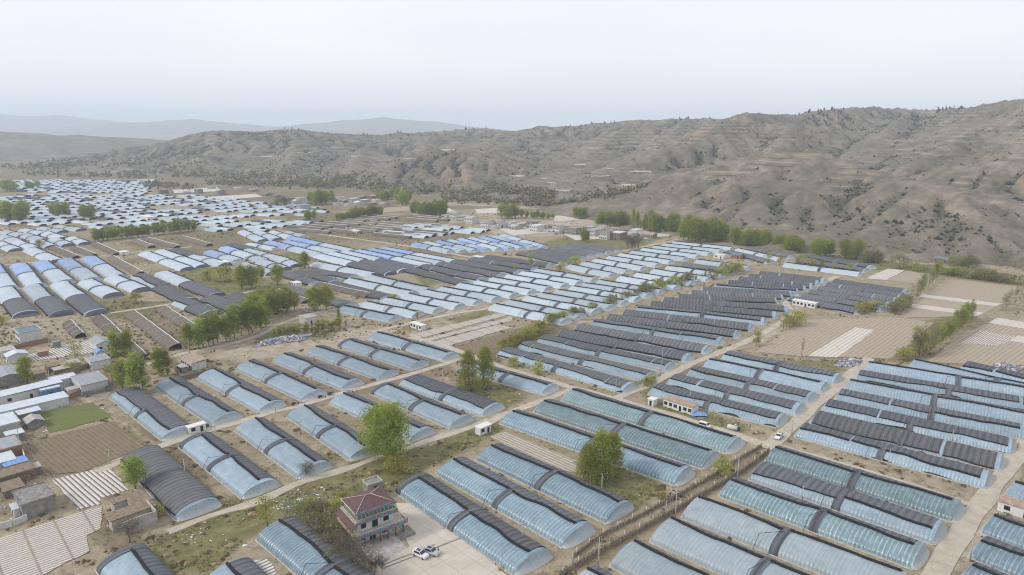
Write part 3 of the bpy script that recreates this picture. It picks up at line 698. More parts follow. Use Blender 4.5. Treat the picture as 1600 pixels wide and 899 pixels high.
RIV = [(1120,352),(1200,368),(1270,381),(1330,386),(1380,390),(1440,397),(1500,404),(1570,413),(1660,424)]
ribbon('river_bed', RIV, 9, .07, MT['road'], 'pale gravel river bed at the hill foot', 2.5)

def hit(px, py):
    """Where the sight line through a pixel meets the hills."""
    dx, dy, dz = ray(px, py); t = np.arange(500, 2700, 4.0); x, y, z = dx * t, dy * t, CAM_H + dz * t
    k = np.nonzero(z < hill_z(x, y))[0]; k = k[0] if len(k) else -1
    return x[k], y[k]
TERR = [(838,268,22,2),(808,276,24,2),(862,287,14,2),(826,294,12,2),(850,280,10,1),(950,265,34,2),(955,260,44,2),(998,270,36,3),(1022,231,26,2),(795,296,24,2),(905,258,20,2),(940,276,30,2),(880,300,24,2),(985,290,26,2),(700,236,22,2),(640,250,20,2),(520,232,30,2),(470,240,26,2),(410,246,30,2),(560,245,24,2),(330,226,16,2),(600,225,18,2)]
for k, (px, py, w, hh) in enumerate(TERR):
    x, y = hit(px, py); L = w * y / F / 2; wd = RNG.uniform(2.0, 3.6); xs = np.linspace(-L, L, 13); G = np.zeros((13, 3, 3)); z0 = float(hill_z(np.array([x]), np.array([y]))[0]); yc = np.full(13, y)
    for _ in range(14):                                                # follow the contour
        a_ = hill_z(x + xs, yc); b_ = hill_z(x + xs, yc + 6.0); yc = np.clip(yc + np.clip((z0 - a_) / np.where(np.abs(b_ - a_) < .6, .6, b_ - a_) * 6.0, -4, 4), y - 22, y + 22)
    yc = np.convolve(np.r_[yc[0], yc, yc[-1]], [.25, .5, .25], 'valid')
    for j, q in enumerate((-wd, 0, wd)):
        yy_ = yc + q * (.6 + .4 * np.cos(xs / L * 1.3)); G[:, j] = np.stack([x + xs, yy_, np.maximum(hill_z(x + xs, yy_), 0) + .5 + .3 * (j == 1)], 1)
    m = MB(); m.grid(G[:, ::-1], 0); tag(m.build('terrace_field', MT['mulch_far' if k in (0, 1, 2, 10, 11, 12, 13) else 'road']), 'pale terraced strip on the hillside', kind='structure')
# ------------------------------------------------------------------ greenhouses
# block: key, pixel of the ridge's upper end (first, last), of its lower end (first, last), count, width, height, one letter per greenhouse, label tail
# letters: b blue, n sky blue, t teal, g grey film, p pale (quilt rolled to the ridge); h half covered, v half covered with its film hitched up; f fully covered;
#          w white, B bright blue film; m white above and dark below; d dark above; D dusty; x bare frame with a white wall; e blue with a dark hem at the upper end
BLOCKS = [
 ('A', (200,607), (591,520), (282,669), (706,552), 8, 10.6, 3.5, 'qbbbbbeb', '{o} from the village in the row above the concrete lane', None),
 ('B', (225,700), None, (315,785), None, 1, 11.5, 3.9, 'f', 'beside the ruined C-shaped house, in the row below the lane', None),
 ('B2', (312,680), (475,635), (412,755), (575,700), 3, 10.8, 3.6, 'ebb', '{o} from the ruin in the row below the concrete lane', None),
 ('B5', (540,616), (600,600), (665,672), (725,652), 2, 10.6, 3.5, 'be', '{o} one behind the broad round tree', None),
 ('B7', (645,587), None, (772,632), None, 1, 11.5, 3.6, 'q', 'beside the twin dense trees, near a white hut', None),
 ('B8', (733,566), None, (862,602), None, 1, 10.5, 3.3, 'b', 'short one behind the twin dense trees', None),
 ('C', (197,859), (362,879), (292,965), (470,985), 2, 11, 3.8, 'eb', '{o} from the white mulched plot in the front row', None),
 ('C3', (442,814), None, (640,968), None, 1, 11.5, 4.0, 'n', 'beside the scrub left of the two-storey house', None),
 ('D', (650,744), (770,696), (836,864), (976,790), 3, 11.5, 4.0, 'Enn', '{o} from the plaza in the row behind the two-storey house', None),
 ('D4', (805,644), (896,609), (1074,734), (1149,686), 3, 11, 3.8, 'ntt', '{o} from the tree clump by the lane junction', None),
 ('E0', (1215,701), (1192,727), (1497,786), (1470,819), 2, 11, 3.8, 'tq', '{o} from the narrow lane right of the reed fence', None),
 ('E1', (1146,751), None, (1442,856), None, 1, 11, 3.8, 't', 'third from the narrow lane right of the reed fence', None),
 ('E2', (1092,782), (985,852), (1418,905), (1310,1012), 3, 11.5, 4.0, 'ggg', '{o} from the teal ones right of the reed fence', None),
 ('E5', (917,893), None, (1240,1072), None, 1, 11.5, 4.0, 'g', 'nearest one peeking in by the reed fence', None),
 ('F', (1559,809), (1524,887), (1900,935), (1865,1030), 3, 11, 3.6, 'nnn', '{o} below the brown-roofed shed by the main road', None),
 ('F0', (1592,757), None, (1900,850), None, 1, 11, 3.6, 'b', 'just above the brown-roofed shed right of the main road', None),
 ('G', (1260,665), (1361,567), (1544,739), (1650,612), 7, 10.5, 3.5, 'vfvhbvb', '{o} from the narrow lane between the two straight roads', None),
 ('G8', (1433,563), (1513,566), (1720,628), (1800,632), 2, 10, 3.4, 'bh', '{o} behind the sack heap between the two straight roads', None),
 ('H', (1027,601), (1137,550), (1226,650), (1310,585), 5, 10.5, 3.5, 'vvvbv', '{o} from the long hut left of the straight road', None),
 ('I', (792,544), (1040,465), (985,599), (1232,479), 11, 10, 3.5, 'vvhffhffhff', '{o} from the lane junction in the big dark block', None),
 ('IU', (1060,460), (1190,424), (1212,466), (1290,435), 8, 10, 3.4, 'fffhffff', '{o} from the near end in the upper dark block', None),
 ('J', (1240,464), None, (1347,483), None, 1, 10, 3.3, 'f', 'behind the long white hut by the tan field', None),
 ('J2', (1256,459), (1307,437), (1383,479), (1420,453), 5, 10, 3.3, 'fffff', '{o} from the long white hut in the small dark block', None),
 ('K', (1140,391), (1172,386), (1206,407), (1240,399), 3, 10, 3.3, 'fpf', '{o} in the small block at the river trees', None),
 ('K2', (1229,411), (1270,398), (1344,425), (1366,415), 3, 10, 3.3, 'pff', '{o} in the long dark block before the river trees', None),
 ('LA', (540,478), (842,420), (620,494), (930,434), 12, 10.5, 3.5, 'bppppppppppp', '{o} from the village road in the middle left pale row', None),
 ('LB', (892,414), (1055,377), (960,427), (1145,386), 10, 10.5, 3.4, 'pppppppppp', '{o} from the small pond shrubs in the far pale row', None),
 ('LC', (775,475), (937,438), (885,498), (1035,452), 8, 10.5, 3.5, 'pppppppp', '{o} from the white beds in the middle right pale row', None),
 ('LD', (972,432), (1092,406), (1060,446), (1172,416), 6, 10.5, 3.4, 'ppppfp', '{o} from the shrub gap in the far right pale row', None),
 ('M', (637,417), (762,399), (727,440), (862,412), 6, 10.5, 3.4, 'ffffff', '{o} from the grassy corner in the grey block', None),
 ('M2', (815,393), (905,380), (882,408), (967,389), 7, 10, 3.2, 'fffffff', '{o} from the track in the grey block by the village', None),
 ('N', (650,379), (787,366), (705,391), (852,384), 9, 10.5, 3.6, 'BNBNBNBNN', '{o} from the near end in the blue and white tunnel block', None),
 ('O', (500,397), (600,386), (612,424), (710,406), 6, 10.5, 3.4, 'mmmBBB', '{o} from the dark pair in the blue middle block', None),
 ('P', (550,435), (580,429), (645,455), (672,450), 2, 10.5, 3.4, 'pp', '{o} above the village road, by the dark long pair', None),
 ('P2', (522,440), (452,447), (607,462), (550,474), 2, 10.5, 3.4, 'ff', '{o} of the dark pair right above the village road', None),
 ('P3', (487,420), (495,410), (555,430), (585,427), 2, 10, 3.3, 'fw', '{o} beside the lone tree above the dark pair', None),
 ('P4', (447,425), (467,422), (495,440), (525,437), 2, 10, 3.2, 'ff', '{o} of the short dark ones below the lone tree', None),
 ('Q', (457,370), (449,376), (552,390), (527,392), 2, 10.5, 3.4, 'BB', '{o} of the long bright blue ones by the bare rows', None),
 ('Q2', (422,376), (390,379), (500,396), (432,386), 2, 10.5, 3.4, 'BD', '{o} left of the long bright blue ones', None),
 ('Q3', (380,360), (450,361), (412,374), (477,367), 4, 10, 3.2, 'wwDD', '{o} in the short row behind the long bright blue ones', None),
 ('Q4', (380,394), (388,389), (415,405), (447,404), 2, 10, 3.2, 'BD', '{o} left of the lone tree in the blue field', None),
 ('Q5', (382,411), (440,402), (427,424), (465,412), 3, 10.5, 3.3, 'www', '{o} in the white row beside the lone tree', None),
 ('R', (10,449), (96,440), (42,486), (153,484), 3, 12, 4.0, 'mmm', '{o} from the white-walled house in the half dark row', None),
 ('R4', (138,437), (179,431), (179,457), (223,449), 2, 12, 3.8, 'ww', '{o} of the wide white pair below the upper lane', None),
 ('R6', (220,428), (256,424), (297,466), (340,458), 2, 11.5, 3.6, 'dm', '{o} of the torn pair above the bare frames', None),
 ('R9', (287,467), (330,462), (333,485), (399,487), 2, 12, 3.8, 'df', '{o} of the dark wide ones above the poplars', None),
 ('R11', (368,458), None, (410,478), None, 1, 12, 3.6, 'f', 'last dark one tucked behind the big poplars', None),
 ('S', (-8,412), (31,411), (14,446), (60,443), 2, 12, 3.9, 'BB', '{o} from the corner in the bright blue topped row', None),
 ('S3', (66,407), (141,400), (104,437), (187,429), 3, 12, 3.9, 'BBB', '{o} of the blue topped trio between the two upper lanes', None),
 ('S7', (228,393), (252,390), (294,417), (317,413), 2, 11.5, 3.6, 'ww', '{o} of the long white pair above the upper lane', None),
 ('S9', (276,388), None, (318,400), None, 1, 11, 3.4, 'f', 'short one behind the long white pair', None),
 ('S10', (305,398), (353,385), (353,411), (394,399), 3, 11, 3.4, 'wBB', '{o} right of the long white pair in the upper field', None),
 ('S13', (361,380), None, (402,388), None, 1, 11, 3.2, 'f', 'at the upper end of the blue field', None),
 ('T', (49,387), None, (90,405), None, 1, 11.5, 3.5, 'w', 'alone above the upper lane among bare plots', None),
 ('U', (0,378), (113,370), (26,388), (134,378), 5, 11, 3.3, 'wwwww', '{o} from the edge in the upper white row', None),
 ('U2', (3,367), (72,362), (33,376), (100,370), 3, 11, 3.3, 'www', '{o} from the edge in the second upper white row', None),
 ('U3', (10,360), (92,352), (38,366), (128,357), 4, 11, 3.3, 'wwww', '{o} from the edge in the third upper white row', None),
]
BARE = [
 ((110,499),(130,519),9,3.0,'first of the bare frames by the white-walled house'), ((158,490),(228,552),11,3.2,'second bare frame, ending at the village trees'),
 ((209,484),(280,536),11,3.2,'third bare frame, with the longest white wall'), ((258,477),(312,511),11,3.0,'fourth bare frame, beside the poplars'),
 ((177,399),(223,424),11,2.8,'bare frame between the blue topped trio and the white pair'), ((86,384),(122,399),11,2.6,'bare frame above the upper lane, right of the lone white tunnel'),
 ((118,384),(150,396),11,2.6,'bare frame above the upper lane, near the tree row'), ((150,378),(186,394),11,2.6,'bare frame below the left end of the tree row'),
 ((214,373),(240,383),11,2.6,'bare frame below the middle of the tree row'), ((230,370),(280,383),11,2.6,'long bare frame below the tree row'), ((285,368),(330,380),11,2.6,'bare frame below the right end of the tree row'),
 ((500,440),(580,458),11,2.6,'bare frame with a brown post row beside the dark pair'), ((435,451),(482,467),10,2.6,'bare frame next to the big tree on the village road'),
]
STY = {  # film of the upper half, of the lower half, roll position (0 front base, .5 ridge) of each half, hem at the upper end
 'b': ('film_b', 'film_b', .50, .50, 0), 'e': ('film_b', 'film_b', .50, .50, 1), 'n': ('film_n', 'film_n', .50, .50, 0), 'E': ('film_n', 'film_n', .50, .50, 1),
 't': ('film_t', 'film_t', .52, .52, 0), 'g': ('film_g', 'film_g', .60, .60, 0), 'p': ('film_p', 'film_p', .52, .52, 0), 'q': ('film_b', 'film_b', .27, .30, 0),
 'h': ('film_b', 'film_b', .27, .30, 0), 'v': ('film_b', 'film_b', .29, .29, 0), 'f': ('film_b', 'film_b', .07, .09, 0), 'w': ('film_w', 'film_w', .70, .72, 0),
 'B': ('film_B', 'film_w', .70, .72, 0), 'm': ('film_w', 'film_w', .70, .05, 0), 'd': ('film_w', 'film_w', .30, .04, 0), 'D': ('film_D', 'film_D', .68, .66, 0), 'N': ('film_w', 'film_B', .80, .80, 0)}
LOOK = {'b': 'blue film greenhouse', 'e': 'blue dark-hemmed greenhouse', 'n': 'sky blue film greenhouse', 'E': 'sky blue dark-hemmed greenhouse', 't': 'teal film greenhouse', 'g': 'greyish film greenhouse',
        'p': 'pale blue greenhouse', 'q': 'half quilted greenhouse', 'h': 'half covered dark greenhouse', 'v': 'half covered rippled greenhouse', 'f': 'dark quilted greenhouse', 'w': 'white film greenhouse',
        'B': 'bright blue greenhouse', 'm': 'half white half dark greenhouse', 'd': 'mostly dark greenhouse', 'D': 'dusty film greenhouse', 'N': 'patchy white greenhouse'}
def arch(t, W, Hh):
    a = np.pi * t; sn = np.sin(a); return -W / 2 * np.cos(a) + .07 * W * sn ** 1.5, Hh * sn ** .82
def sheet(xs, ts, W, Hh, off, ripple=0.0, seed=0, base=None):
    """(len(xs), len(ts), 3) points of a cover lying OFF outside the hoops; ts may be an array per station."""
    T = np.broadcast_to(ts, (len(xs), np.shape(ts)[-1])) if np.ndim(ts) == 1 else ts
    y, z = arch(T, 1.0, 1.0)
    r = off + ripple * (vnoise(xs[:, None] * 1.1 + seed * 7.7, T * 5 + seed, seed) - .5) + ripple * .18 * np.sin(xs * 6.2832 / 1.37 + 2 * vnoise(xs / 3, xs * 0, seed))[:, None]
    Y = y * (W + 2 * r); Z = z * (Hh + r)
    return np.stack([np.broadcast_to(xs[:, None], T.shape), Y, np.maximum(Z, 0.0)], 2)
GH_SEED = [0]
def greenhouse_parts(L, W, Hh, sty, dist, bare_stub=False):
    """List of (part name, mesh) in local metres: x along the tunnel from its upper to its lower end, y to the back."""
    GH_SEED[0] += 1; sd = GH_SEED[0]; rg = random.Random(sd)
    fu, fl, tu, tl_, hem = STY[sty]; tu += rg.uniform(-.05, .045) * (tu > .1); tl_ += rg.uniform(-.05, .045) * (tl_ > .1)
    near = dist < 340; mid = dist < 640
    dx = .65 if near else (2.2 if mid else 5.0); nt = 15 if near else (10 if mid else 7)
    e = 1.6; mid_x = L * rg.uniform(.47, .53); parts = []
    qm = MT['quilt_o'] if (sty == 'f' and rg.random() < .7) or rg.random() < .2 else MT['quilt']
    tt = np.linspace(0, 1, nt); sag = .0
    def st(a, b): return np.linspace(a, b, max(3, int((b - a) / dx) + 1))
    xs = st(e, L - e)
    mb = MB()
    if sty == 'v':                                                    # film hitched up along the front in long ripples
        lift = np.clip(vnoise(xs / 7.5, xs * 0, sd) - .52, 0, 1) * .22
        T = lift[:, None] + (1 - lift[:, None]) * tt[None, :]
        G = sheet(xs, T, W, Hh, 0, .10 if near else 0, sd)
    else:
        G = sheet(xs, tt, W, Hh, 0, .10 if near else 0, sd)
    two = fu != fl or sty == 'N'; mats = [MT[fu], MT[fl]]
    if sty == 'N':
        k = 0
        for i in range(len(xs) - 1):
            pass
        mb.grid(G, 0); nq = nt - 1; seg = 6.0
        mb.m = [int(vnoise(np.array([xs[i // nq] / seg]), np.array([sd * 3.3]), sd)[0] > .5) for i in range(len(mb.f))]
    elif two:
        cut_ = int(np.searchsorted(xs, mid_x)); cut_ = min(max(cut_, 2), len(xs) - 2)
        mb.grid(G[:cut_ + 1], 0); mb.grid(G[cut_:], 1)
    else:
        mb.grid(G, 0); mats = [MT[fu]]
    parts.append(('film_cover', mb.mesh('film_cover', mats)))
    # bulging end of slack film at each end
    for x0, s in ((e, -1), (L - e, 1)):
        us = np.linspace(0, 1, 6 if mid else 4); G = np.zeros((len(us), nt, 3)); ext = rg.uniform(1.3, 2.4) if s > 0 else 1.4
        y, z = arch(tt, W, Hh)
        for i, u in enumerate(us):                                    # film hanging from the last hoop, splayed out over the ground
            G[i, :, 0] = x0 + s * ext * (u ** 1.5) * np.sin(np.pi * tt) ** .6; G[i, :, 1] = y * (1 + .05 * u); G[i, :, 2] = z * (1 - u ** .9)
        if near: G[1:-1, :, 0] += .5 * (vnoise(np.arange(nt)[None, :] * 1.1, us[1:-1][:, None] * 3, sd) - .5)
        m2 = MB(); m2.grid(G if s > 0 else G[::-1], 0)
        parts.append(('end_cover', m2.mesh('end_cover', MT['quilt'] if (s > 0 and sty in 'md') or (sty == 'w' and s > 0) else MT['end'])))
    hoops = MB()
    # quilts with the roll along their lower edge
    m3 = MB(); rl = MB()
    hx = .9
    segs = []
    for a, b, tr in ((e + (2.2 if hem else .3), mid_x - hx, tu), (mid_x + hx, L - e - rg.uniform(.9, 2.2), tl_)):
        if sty in 'fhv' and rg.random() < .35 and b - a > 20:          # a gap where two quilts do not quite meet
            g_ = rg.uniform(a + 6, b - 6); segs += [(a, g_ - rg.uniform(.3, .8), tr), (g_ + .4, b, max(.03, tr + rg.uniform(-.05, .05)))]
        else: segs.append((a, b, tr))
    for a, b, tr in segs:
        xq = st(a, b)
        wob = .075 * (vnoise(xq / 16, xq * 0, sd + 15) - .5) + .04 * (vnoise(xq / 7, xq * 0, sd + 5) - .5) + (.02 if tr < .4 else .012) * (vnoise(xq / 3, xq * 0, sd + 9) - .5)
        t0 = np.clip(tr + wob, .02, .95)
        T = t0[:, None] + (.985 - t0[:, None]) * tt[None, :]
        m3.grid(sheet(xq, T, W, Hh, .16, .07 if near else 0, sd + 3), 0)
        if mid or True:
            y, z = arch(t0, W + .5, Hh + .22)
            n_ = max(3, len(xq) // (2 if near else 1)); ii = np.linspace(0, len(xq) - 1, n_).astype(int)
            rr = (.40 if tr > .3 else .22) if near else .42
            rl.tube([(xq[i], y[i], z[i]) for i in ii], rr, 6 if near else 4, 0)
    parts.append(('quilt', m3.mesh('quilt', qm)))
    parts.append(('quilt_roll', rl.mesh('quilt_roll', MT['roll'])))
    m4 = MB(); ts_ = np.linspace(.015, .985, nt)
    xm = np.linspace(mid_x - hx - .25, mid_x + hx + .25, 3)
    m4.grid(sheet(xm, ts_, W, Hh, .26), 0)
    parts.append(('quilt_strip', m4.mesh('quilt_strip', MT['quilt'])))
    if hem:
        m4 = MB(); m4.grid(sheet(np.linspace(e + .1, e + 2.4, 3), ts_, W, Hh, .26), 0); parts.append(('end_hem', m4.mesh('end_hem', MT['quilt'])))
    if dist < 430:                                                    # the bent winding arm that rolls the quilt
        m5 = MB(); y, z = arch(np.array([min(tu, .5)]), W, Hh); r = .07 if near else .09
        bx = mid_x - rg.uniform(1.5, 5); el = (bx + .6, -W / 2 - .2 + 1.2, Hh + .9)
        m5.tube([(bx, -W / 2 - 1.0, 0), el], r, 5, 0); m5.tube([el, (mid_x, y[0], z[0] + .45)], r, 5, 0)
        parts.append(('winding_arm', m5.mesh('winding_arm', MT['pole'])))
    if near and sty in 'bentEgqhv':                                   # the crop seen through the film
        m7 = MB(); xk = st(e + 1, L - e - 1)
        for yc in np.linspace(-W * .36, W * .30, 5):
            G = np.zeros((len(xk), 5, 3)); hh = .35 + .55 * vnoise(xk / 2.2, xk * 0 + yc, sd)
            for j, (dy, k_) in enumerate(((-.7, 0), (-.45, .8), (0, 1), (.45, .8), (.7, 0))): G[:, j, 0] = xk; G[:, j, 1] = yc + dy; G[:, j, 2] = k_ * hh - .04
            m7.grid(G[:, ::-1], 0)
        parts.append(('crop_beds', m7.mesh('crop_beds', MT['crop'])))
    if near:                                                          # low footing along the front
        m6 = MB(); xk = st(e - .3, L - e + .3); yk = -W / 2 - .22 + .12 * (vnoise(xk / 2, xk * 0, sd) - .5)
        G = np.zeros((len(xk), 4, 3))
        for j, (dy, zz) in enumerate(((-.30, -.05), (-.22, .16), (.10, .20), (.16, -.05))):
            G[:, j, 0] = xk; G[:, j, 1] = yk + dy; G[:, j, 2] = zz + (.06 * (vnoise(xk, xk * 0 + j, sd) - .5) if zz > 0 else 0)
        m6.grid(G[:, ::-1], 0); parts.append(('footing', m6.mesh('footing', MT['conc'])))
    return parts
specs = []
for key, U0, U1, D0, D1, n, W, Hh, stys, tail, _ in BLOCKS:
    Hh *= .80; W0 = W
    a0, a1 = P(*U0, Hh), (P(*U1, Hh) if U1 else None); b0, b1 = P(*D0, Hh), (P(*D1, Hh) if D1 else None)
    for k in range(n):
        f = k / (n - 1) if n > 1 else 0
        A = a0 + (a1 - a0) * f if a1 is not None else a0; B = b0 + (b1 - b0) * f if b1 is not None else b0
        d = (B - A) / np.hypot(*(B - A)); j = (RNG.random(2) - .5) * 1.2
        A = A - d * (2.6 + j[0]); B = B + d * (1.2 + j[1])
        lab = LOOK[stys[k]] + ', ' + tail.replace('{o}', ordn(k + 1))
        W = W0 * 1.10; w = W
        if n > 1:                                                     # never wider than its plot
            sp = abs(np.cross(np.array([*d, 0]), np.array([*((a1 - a0 + b1 - b0) / 2 / (n - 1)), 0]))[2]); w = min(W, sp * .92) if sp > 5 else W
        o_ = np.array([-d[1], d[0]]) * .07 * w; A = A - o_; B = B - o_                      # the ridge stays where the photo has it
        specs.append(dict(A=A, B=B, W=w, H=Hh * (w / W) ** .6, s=stys[k], lab=lab, d=np.hypot(*((A + B) / 2)), grp='greenhouses of block ' + key))
GROUPS = {'A': 'greenhouses above the concrete lane', 'B2': 'greenhouses below the concrete lane', 'D': 'greenhouses behind the two-storey house', 'I': 'greenhouses of the big dark block', 'G': 'greenhouses between the straight roads'}
for s in specs: s['grp'] = 'plastic greenhouses in the valley'
# the far fields: the same tunnels on a lattice
LAT = [([(5,283),(237,281),(228,304),(30,301)], 'w'), ([(0,310),(45,305),(120,304),(300,306),(400,316),(486,324),(488,334),(400,332),(300,336),(150,345),(135,338),(60,330),(0,328)], 'w'),
       ([(138,359),(142,348),(300,339),(400,334),(490,336),(492,352),(425,362),(330,361),(312,352),(200,362)], 'w'), ([(486,322),(500,326),(500,334),(490,334)], 'w'), ([(0,330),(60,330),(140,338),(135,352),(90,350),(0,356)], 'w'),
       ([(585,362),(650,352),(760,352),(745,364),(640,372)], 'w')]
ud = np.array([math.cos(R(-29)), math.sin(R(-29))]); vd = np.array([-ud[1], ud[0]])
for li, (pl, s) in enumerate(LAT):
    G_ = np.array([P(*p) for p in pl]); c = G_.mean(0); rad = np.hypot(*(G_ - c).T).max()
    for i in range(-int(rad / 36) - 1, int(rad / 36) + 2):
        for j in range(-int(rad / 13) - 1, int(rad / 13) + 2):
            q = c + ud * (i * 37 + RNG.uniform(-2, 2) + (j % 7) * 3) + vd * (j * 11.8 + RNG.uniform(-.6, .6))
            if not inpoly(np.array([q[0]]), np.array([q[1]]), [tuple(g) for g in G_])[0]: continue
            if vnoise(np.array([q[0] / 60.]), np.array([q[1] / 60.]), 4)[0] < .17 or RNG.random() < .05: continue
            Ln = RNG.uniform(25, 32); st_ = random.choice('wwpppDpf' if s == 'w' else s)
            specs.append(dict(A=q - ud * Ln / 2, B=q + ud * Ln / 2, W=8.4, H=2.2, s=st_, d=np.hypot(*q), lab=None, li=li))
specs.sort(key=lambda s: s['d'])
LATN = {0: 'hazy farthest white field', 1: 'far white field behind the left trees', 2: 'long white field behind the tree row', 3: 'far white field by the hazy village', 4: 'upper white field at the left edge', 5: 'white tunnel field beyond the blue block'}
def gh_place(o, s):
    v = s['B'] - s['A']; o.location = (s['A'][0], s['A'][1], 0); o.rotation_euler = (0, 0, math.atan2(v[1], v[0]))
def gh_simple(mb, L, W, Hh, sty, sd, M4=None, k=0):
    """A far tunnel as one shell: 0 film, 1 quilt, 2 dark end."""
    xs = np.array([.8, L * .5, L - .8]) if k else np.array([.8, L * .25, L * .5, L * .75, L - .8]); tt = np.linspace(0, 1, 8)
    G = sheet(xs, tt, W, Hh, 0)
    full = sty == 'f'
    if M4 is not None:
        G = np.stack([M4[0] + G[..., 0] * M4[2] - G[..., 1] * M4[3], M4[1] + G[..., 0] * M4[3] + G[..., 1] * M4[2], G[..., 2]], 2)
    o = len(mb.v); nt = len(tt); mb.v += [tuple(p) for p in G.reshape(-1, 3).tolist()]
    for i in range(len(xs) - 1):
        for j in range(nt - 1):
            mb.f.append((o + i * nt + j, o + i * nt + j + 1, o + (i + 1) * nt + j + 1, o + (i + 1) * nt + j)); mb.sm.append(True)
            mb.m.append(1 if full or j >= 5 else 0)
    mb.f.append(tuple(o + j for j in range(nt))); mb.m.append(0); mb.sm.append(False)
    e_ = o + (len(xs) - 1) * nt; mb.f.append(tuple(e_ + j for j in reversed(range(nt)))); mb.m.append(2); mb.sm.append(False)
def seen(s):
    x, y = pix(*((s['A'] + s['B']) / 2), 2.0); x1, y1 = pix(*s['A'], 2.0); x2, y2 = pix(*s['B'], 2.0)
    return max(x, x1, x2) > -20 and min(x, x1, x2) < 1620 and min(y, y1, y2) < 905
vis = [s for s in specs if seen(s)]
named = vis[:296]; rest = vis[296:]
cnt = {}
for s in named:
    L = float(np.hypot(*(s['B'] - s['A'])))
    if s['lab'] is None:
        k = cnt[s['li']] = cnt.get(s['li'], 0) + 1
        s['lab'] = LOOK[s['s']] + ', ' + ordn(k) + ' nearest in the ' + LATN[s['li']]
    if s['d'] < 900 and 'li' not in s:
        o = empty('greenhouse', 0, 0)
        for nm, me in greenhouse_parts(L, s['W'], s['H'], s['s'], s['d']): obj(nm, me, o)
    else:
        mb = MB(); gh_simple(mb, L, s['W'], s['H'], s['s'], 0)
        f_ = MT[STY[s['s']][0]] if s['s'] != 'f' else MT['film_D']
        o = obj('greenhouse', mb.mesh('greenhouse', [f_, MT['quilt'], MT['roll']]))
    gh_place(o, s); tag(o, s['lab'], 'greenhouse', 'plastic greenhouses in the valley')
if rest:
    mb = MB()
    for s in rest:
        v = s['B'] - s['A']; L = np.hypot(*v); v = v / L
        gh_simple(mb, L, s['W'], s['H'], s['s'], 0, (s['A'][0], s['A'][1], v[0], v[1]), 1)
    tag(mb.build('far_greenhouses', [MT['film_w'], MT['quilt'], MT['roll']]), 'mass of tiny white greenhouses in the hazy distance', kind='stuff')
print('GREENHOUSES', len(vis), len(named), len(rest), 'largest named distance', named[-1]['d'])

# ------------------------------------------------------------------ bare frames: brown netting on the hoops, a mud back wall with a white top
def bare(A, B, W, Hh, lab, dist, name='bare_greenhouse'):
    L = float(np.hypot(*(B - A))); GH_SEED[0] += 1; sd = GH_SEED[0]
    o = empty(name, 0, 0); near = dist < 520; dx = 1.2 if near else 5.0
    xs = np.linspace(0, L, max(3, int(L / dx))); tt = np.linspace(.02, .5, 8 if near else 4)
    sagn = 1 - .16 * vnoise(xs / 8, xs * 0, sd)
    G = sheet(xs, tt, W, Hh, 0, .22 if near else 0, sd); G[..., 2] *= sagn[:, None]
    mb = MB(); mb.grid(G, 0); obj('netting', mb.mesh('netting', MT['net']), o)
    mw = MB(); G = np.zeros((len(xs), 4, 3))
    for j, (y, z) in enumerate(((.05, -.1), (.10, .97), (.55, .97), (1.3, -.1))):
        G[:, j, 0] = xs; G[:, j, 1] = y; G[:, j, 2] = np.where(z > 0, z * Hh * sagn - .05, z)
    mw.grid(G[:, ::-1], 0, False); obj('back_wall', mw.mesh('back_wall', MT['mudwall']), o)
    c = MB(); c.tube([(x, .3 + .25 * (vnoise(np.array([x / 4]), np.array([1.]), sd)[0] - .5), Hh * k - .02) for x, k in zip(xs, sagn)], .26 if near else .32, 5, 0)
    obj('white_wall_top', c.mesh('white_wall_top', MT['cap']), o)
    if near:
        for x in np.arange(L * .25, L * .95, max(8, L / 4)):
            y, z = arch(np.linspace(.02, .5, 9), W, Hh * .95 + .12); h = MB(); h.tube([(x + .3 * k, a, b) for k, (a, b) in enumerate(zip(y, z))], .11, 4, 0)
            obj('hoop', h.mesh('hoop', MT['cap']), o)
    v = B - A; o.location = (A[0], A[1], 0); o.rotation_euler = (0, 0, math.atan2(v[1], v[0]))
    tag(o, lab, 'greenhouse frame', 'bare greenhouse frames'); return o
for U, D, W, Hh, lab in BARE:
    A, B = P(*U, Hh), P(*D, Hh); bare(A, B, W, Hh, 'brown ' + lab, np.hypot(*((A + B) / 2)))
# the abandoned rows in the middle distance: mud walls with pale tops
pl = [(455,352),(560,337),(690,333),(742,338),(700,352),(660,372),(560,368),(470,362)]
G_ = np.array([P(*p) for p in pl]); c = G_.mean(0); k = 0
for j in range(-16, 17):
    for i in range(-4, 5):
        q = c + ud * (i * 58 + (j % 5) * 6 + RNG.uniform(-3, 3)) + vd * (j * 14)
        if not inpoly(np.array([q[0]]), np.array([q[1]]), [tuple(g) for g in G_])[0] or RNG.random() < .12: continue
        k += 1; Ln = RNG.uniform(42, 52)
        bare(q - ud * Ln / 2, q + ud * Ln / 2, 9.5, 2.6, 'brown bare frame row, ' + ordn(k) + ' in the abandoned field before the far village', 999)
print('BARE', k)
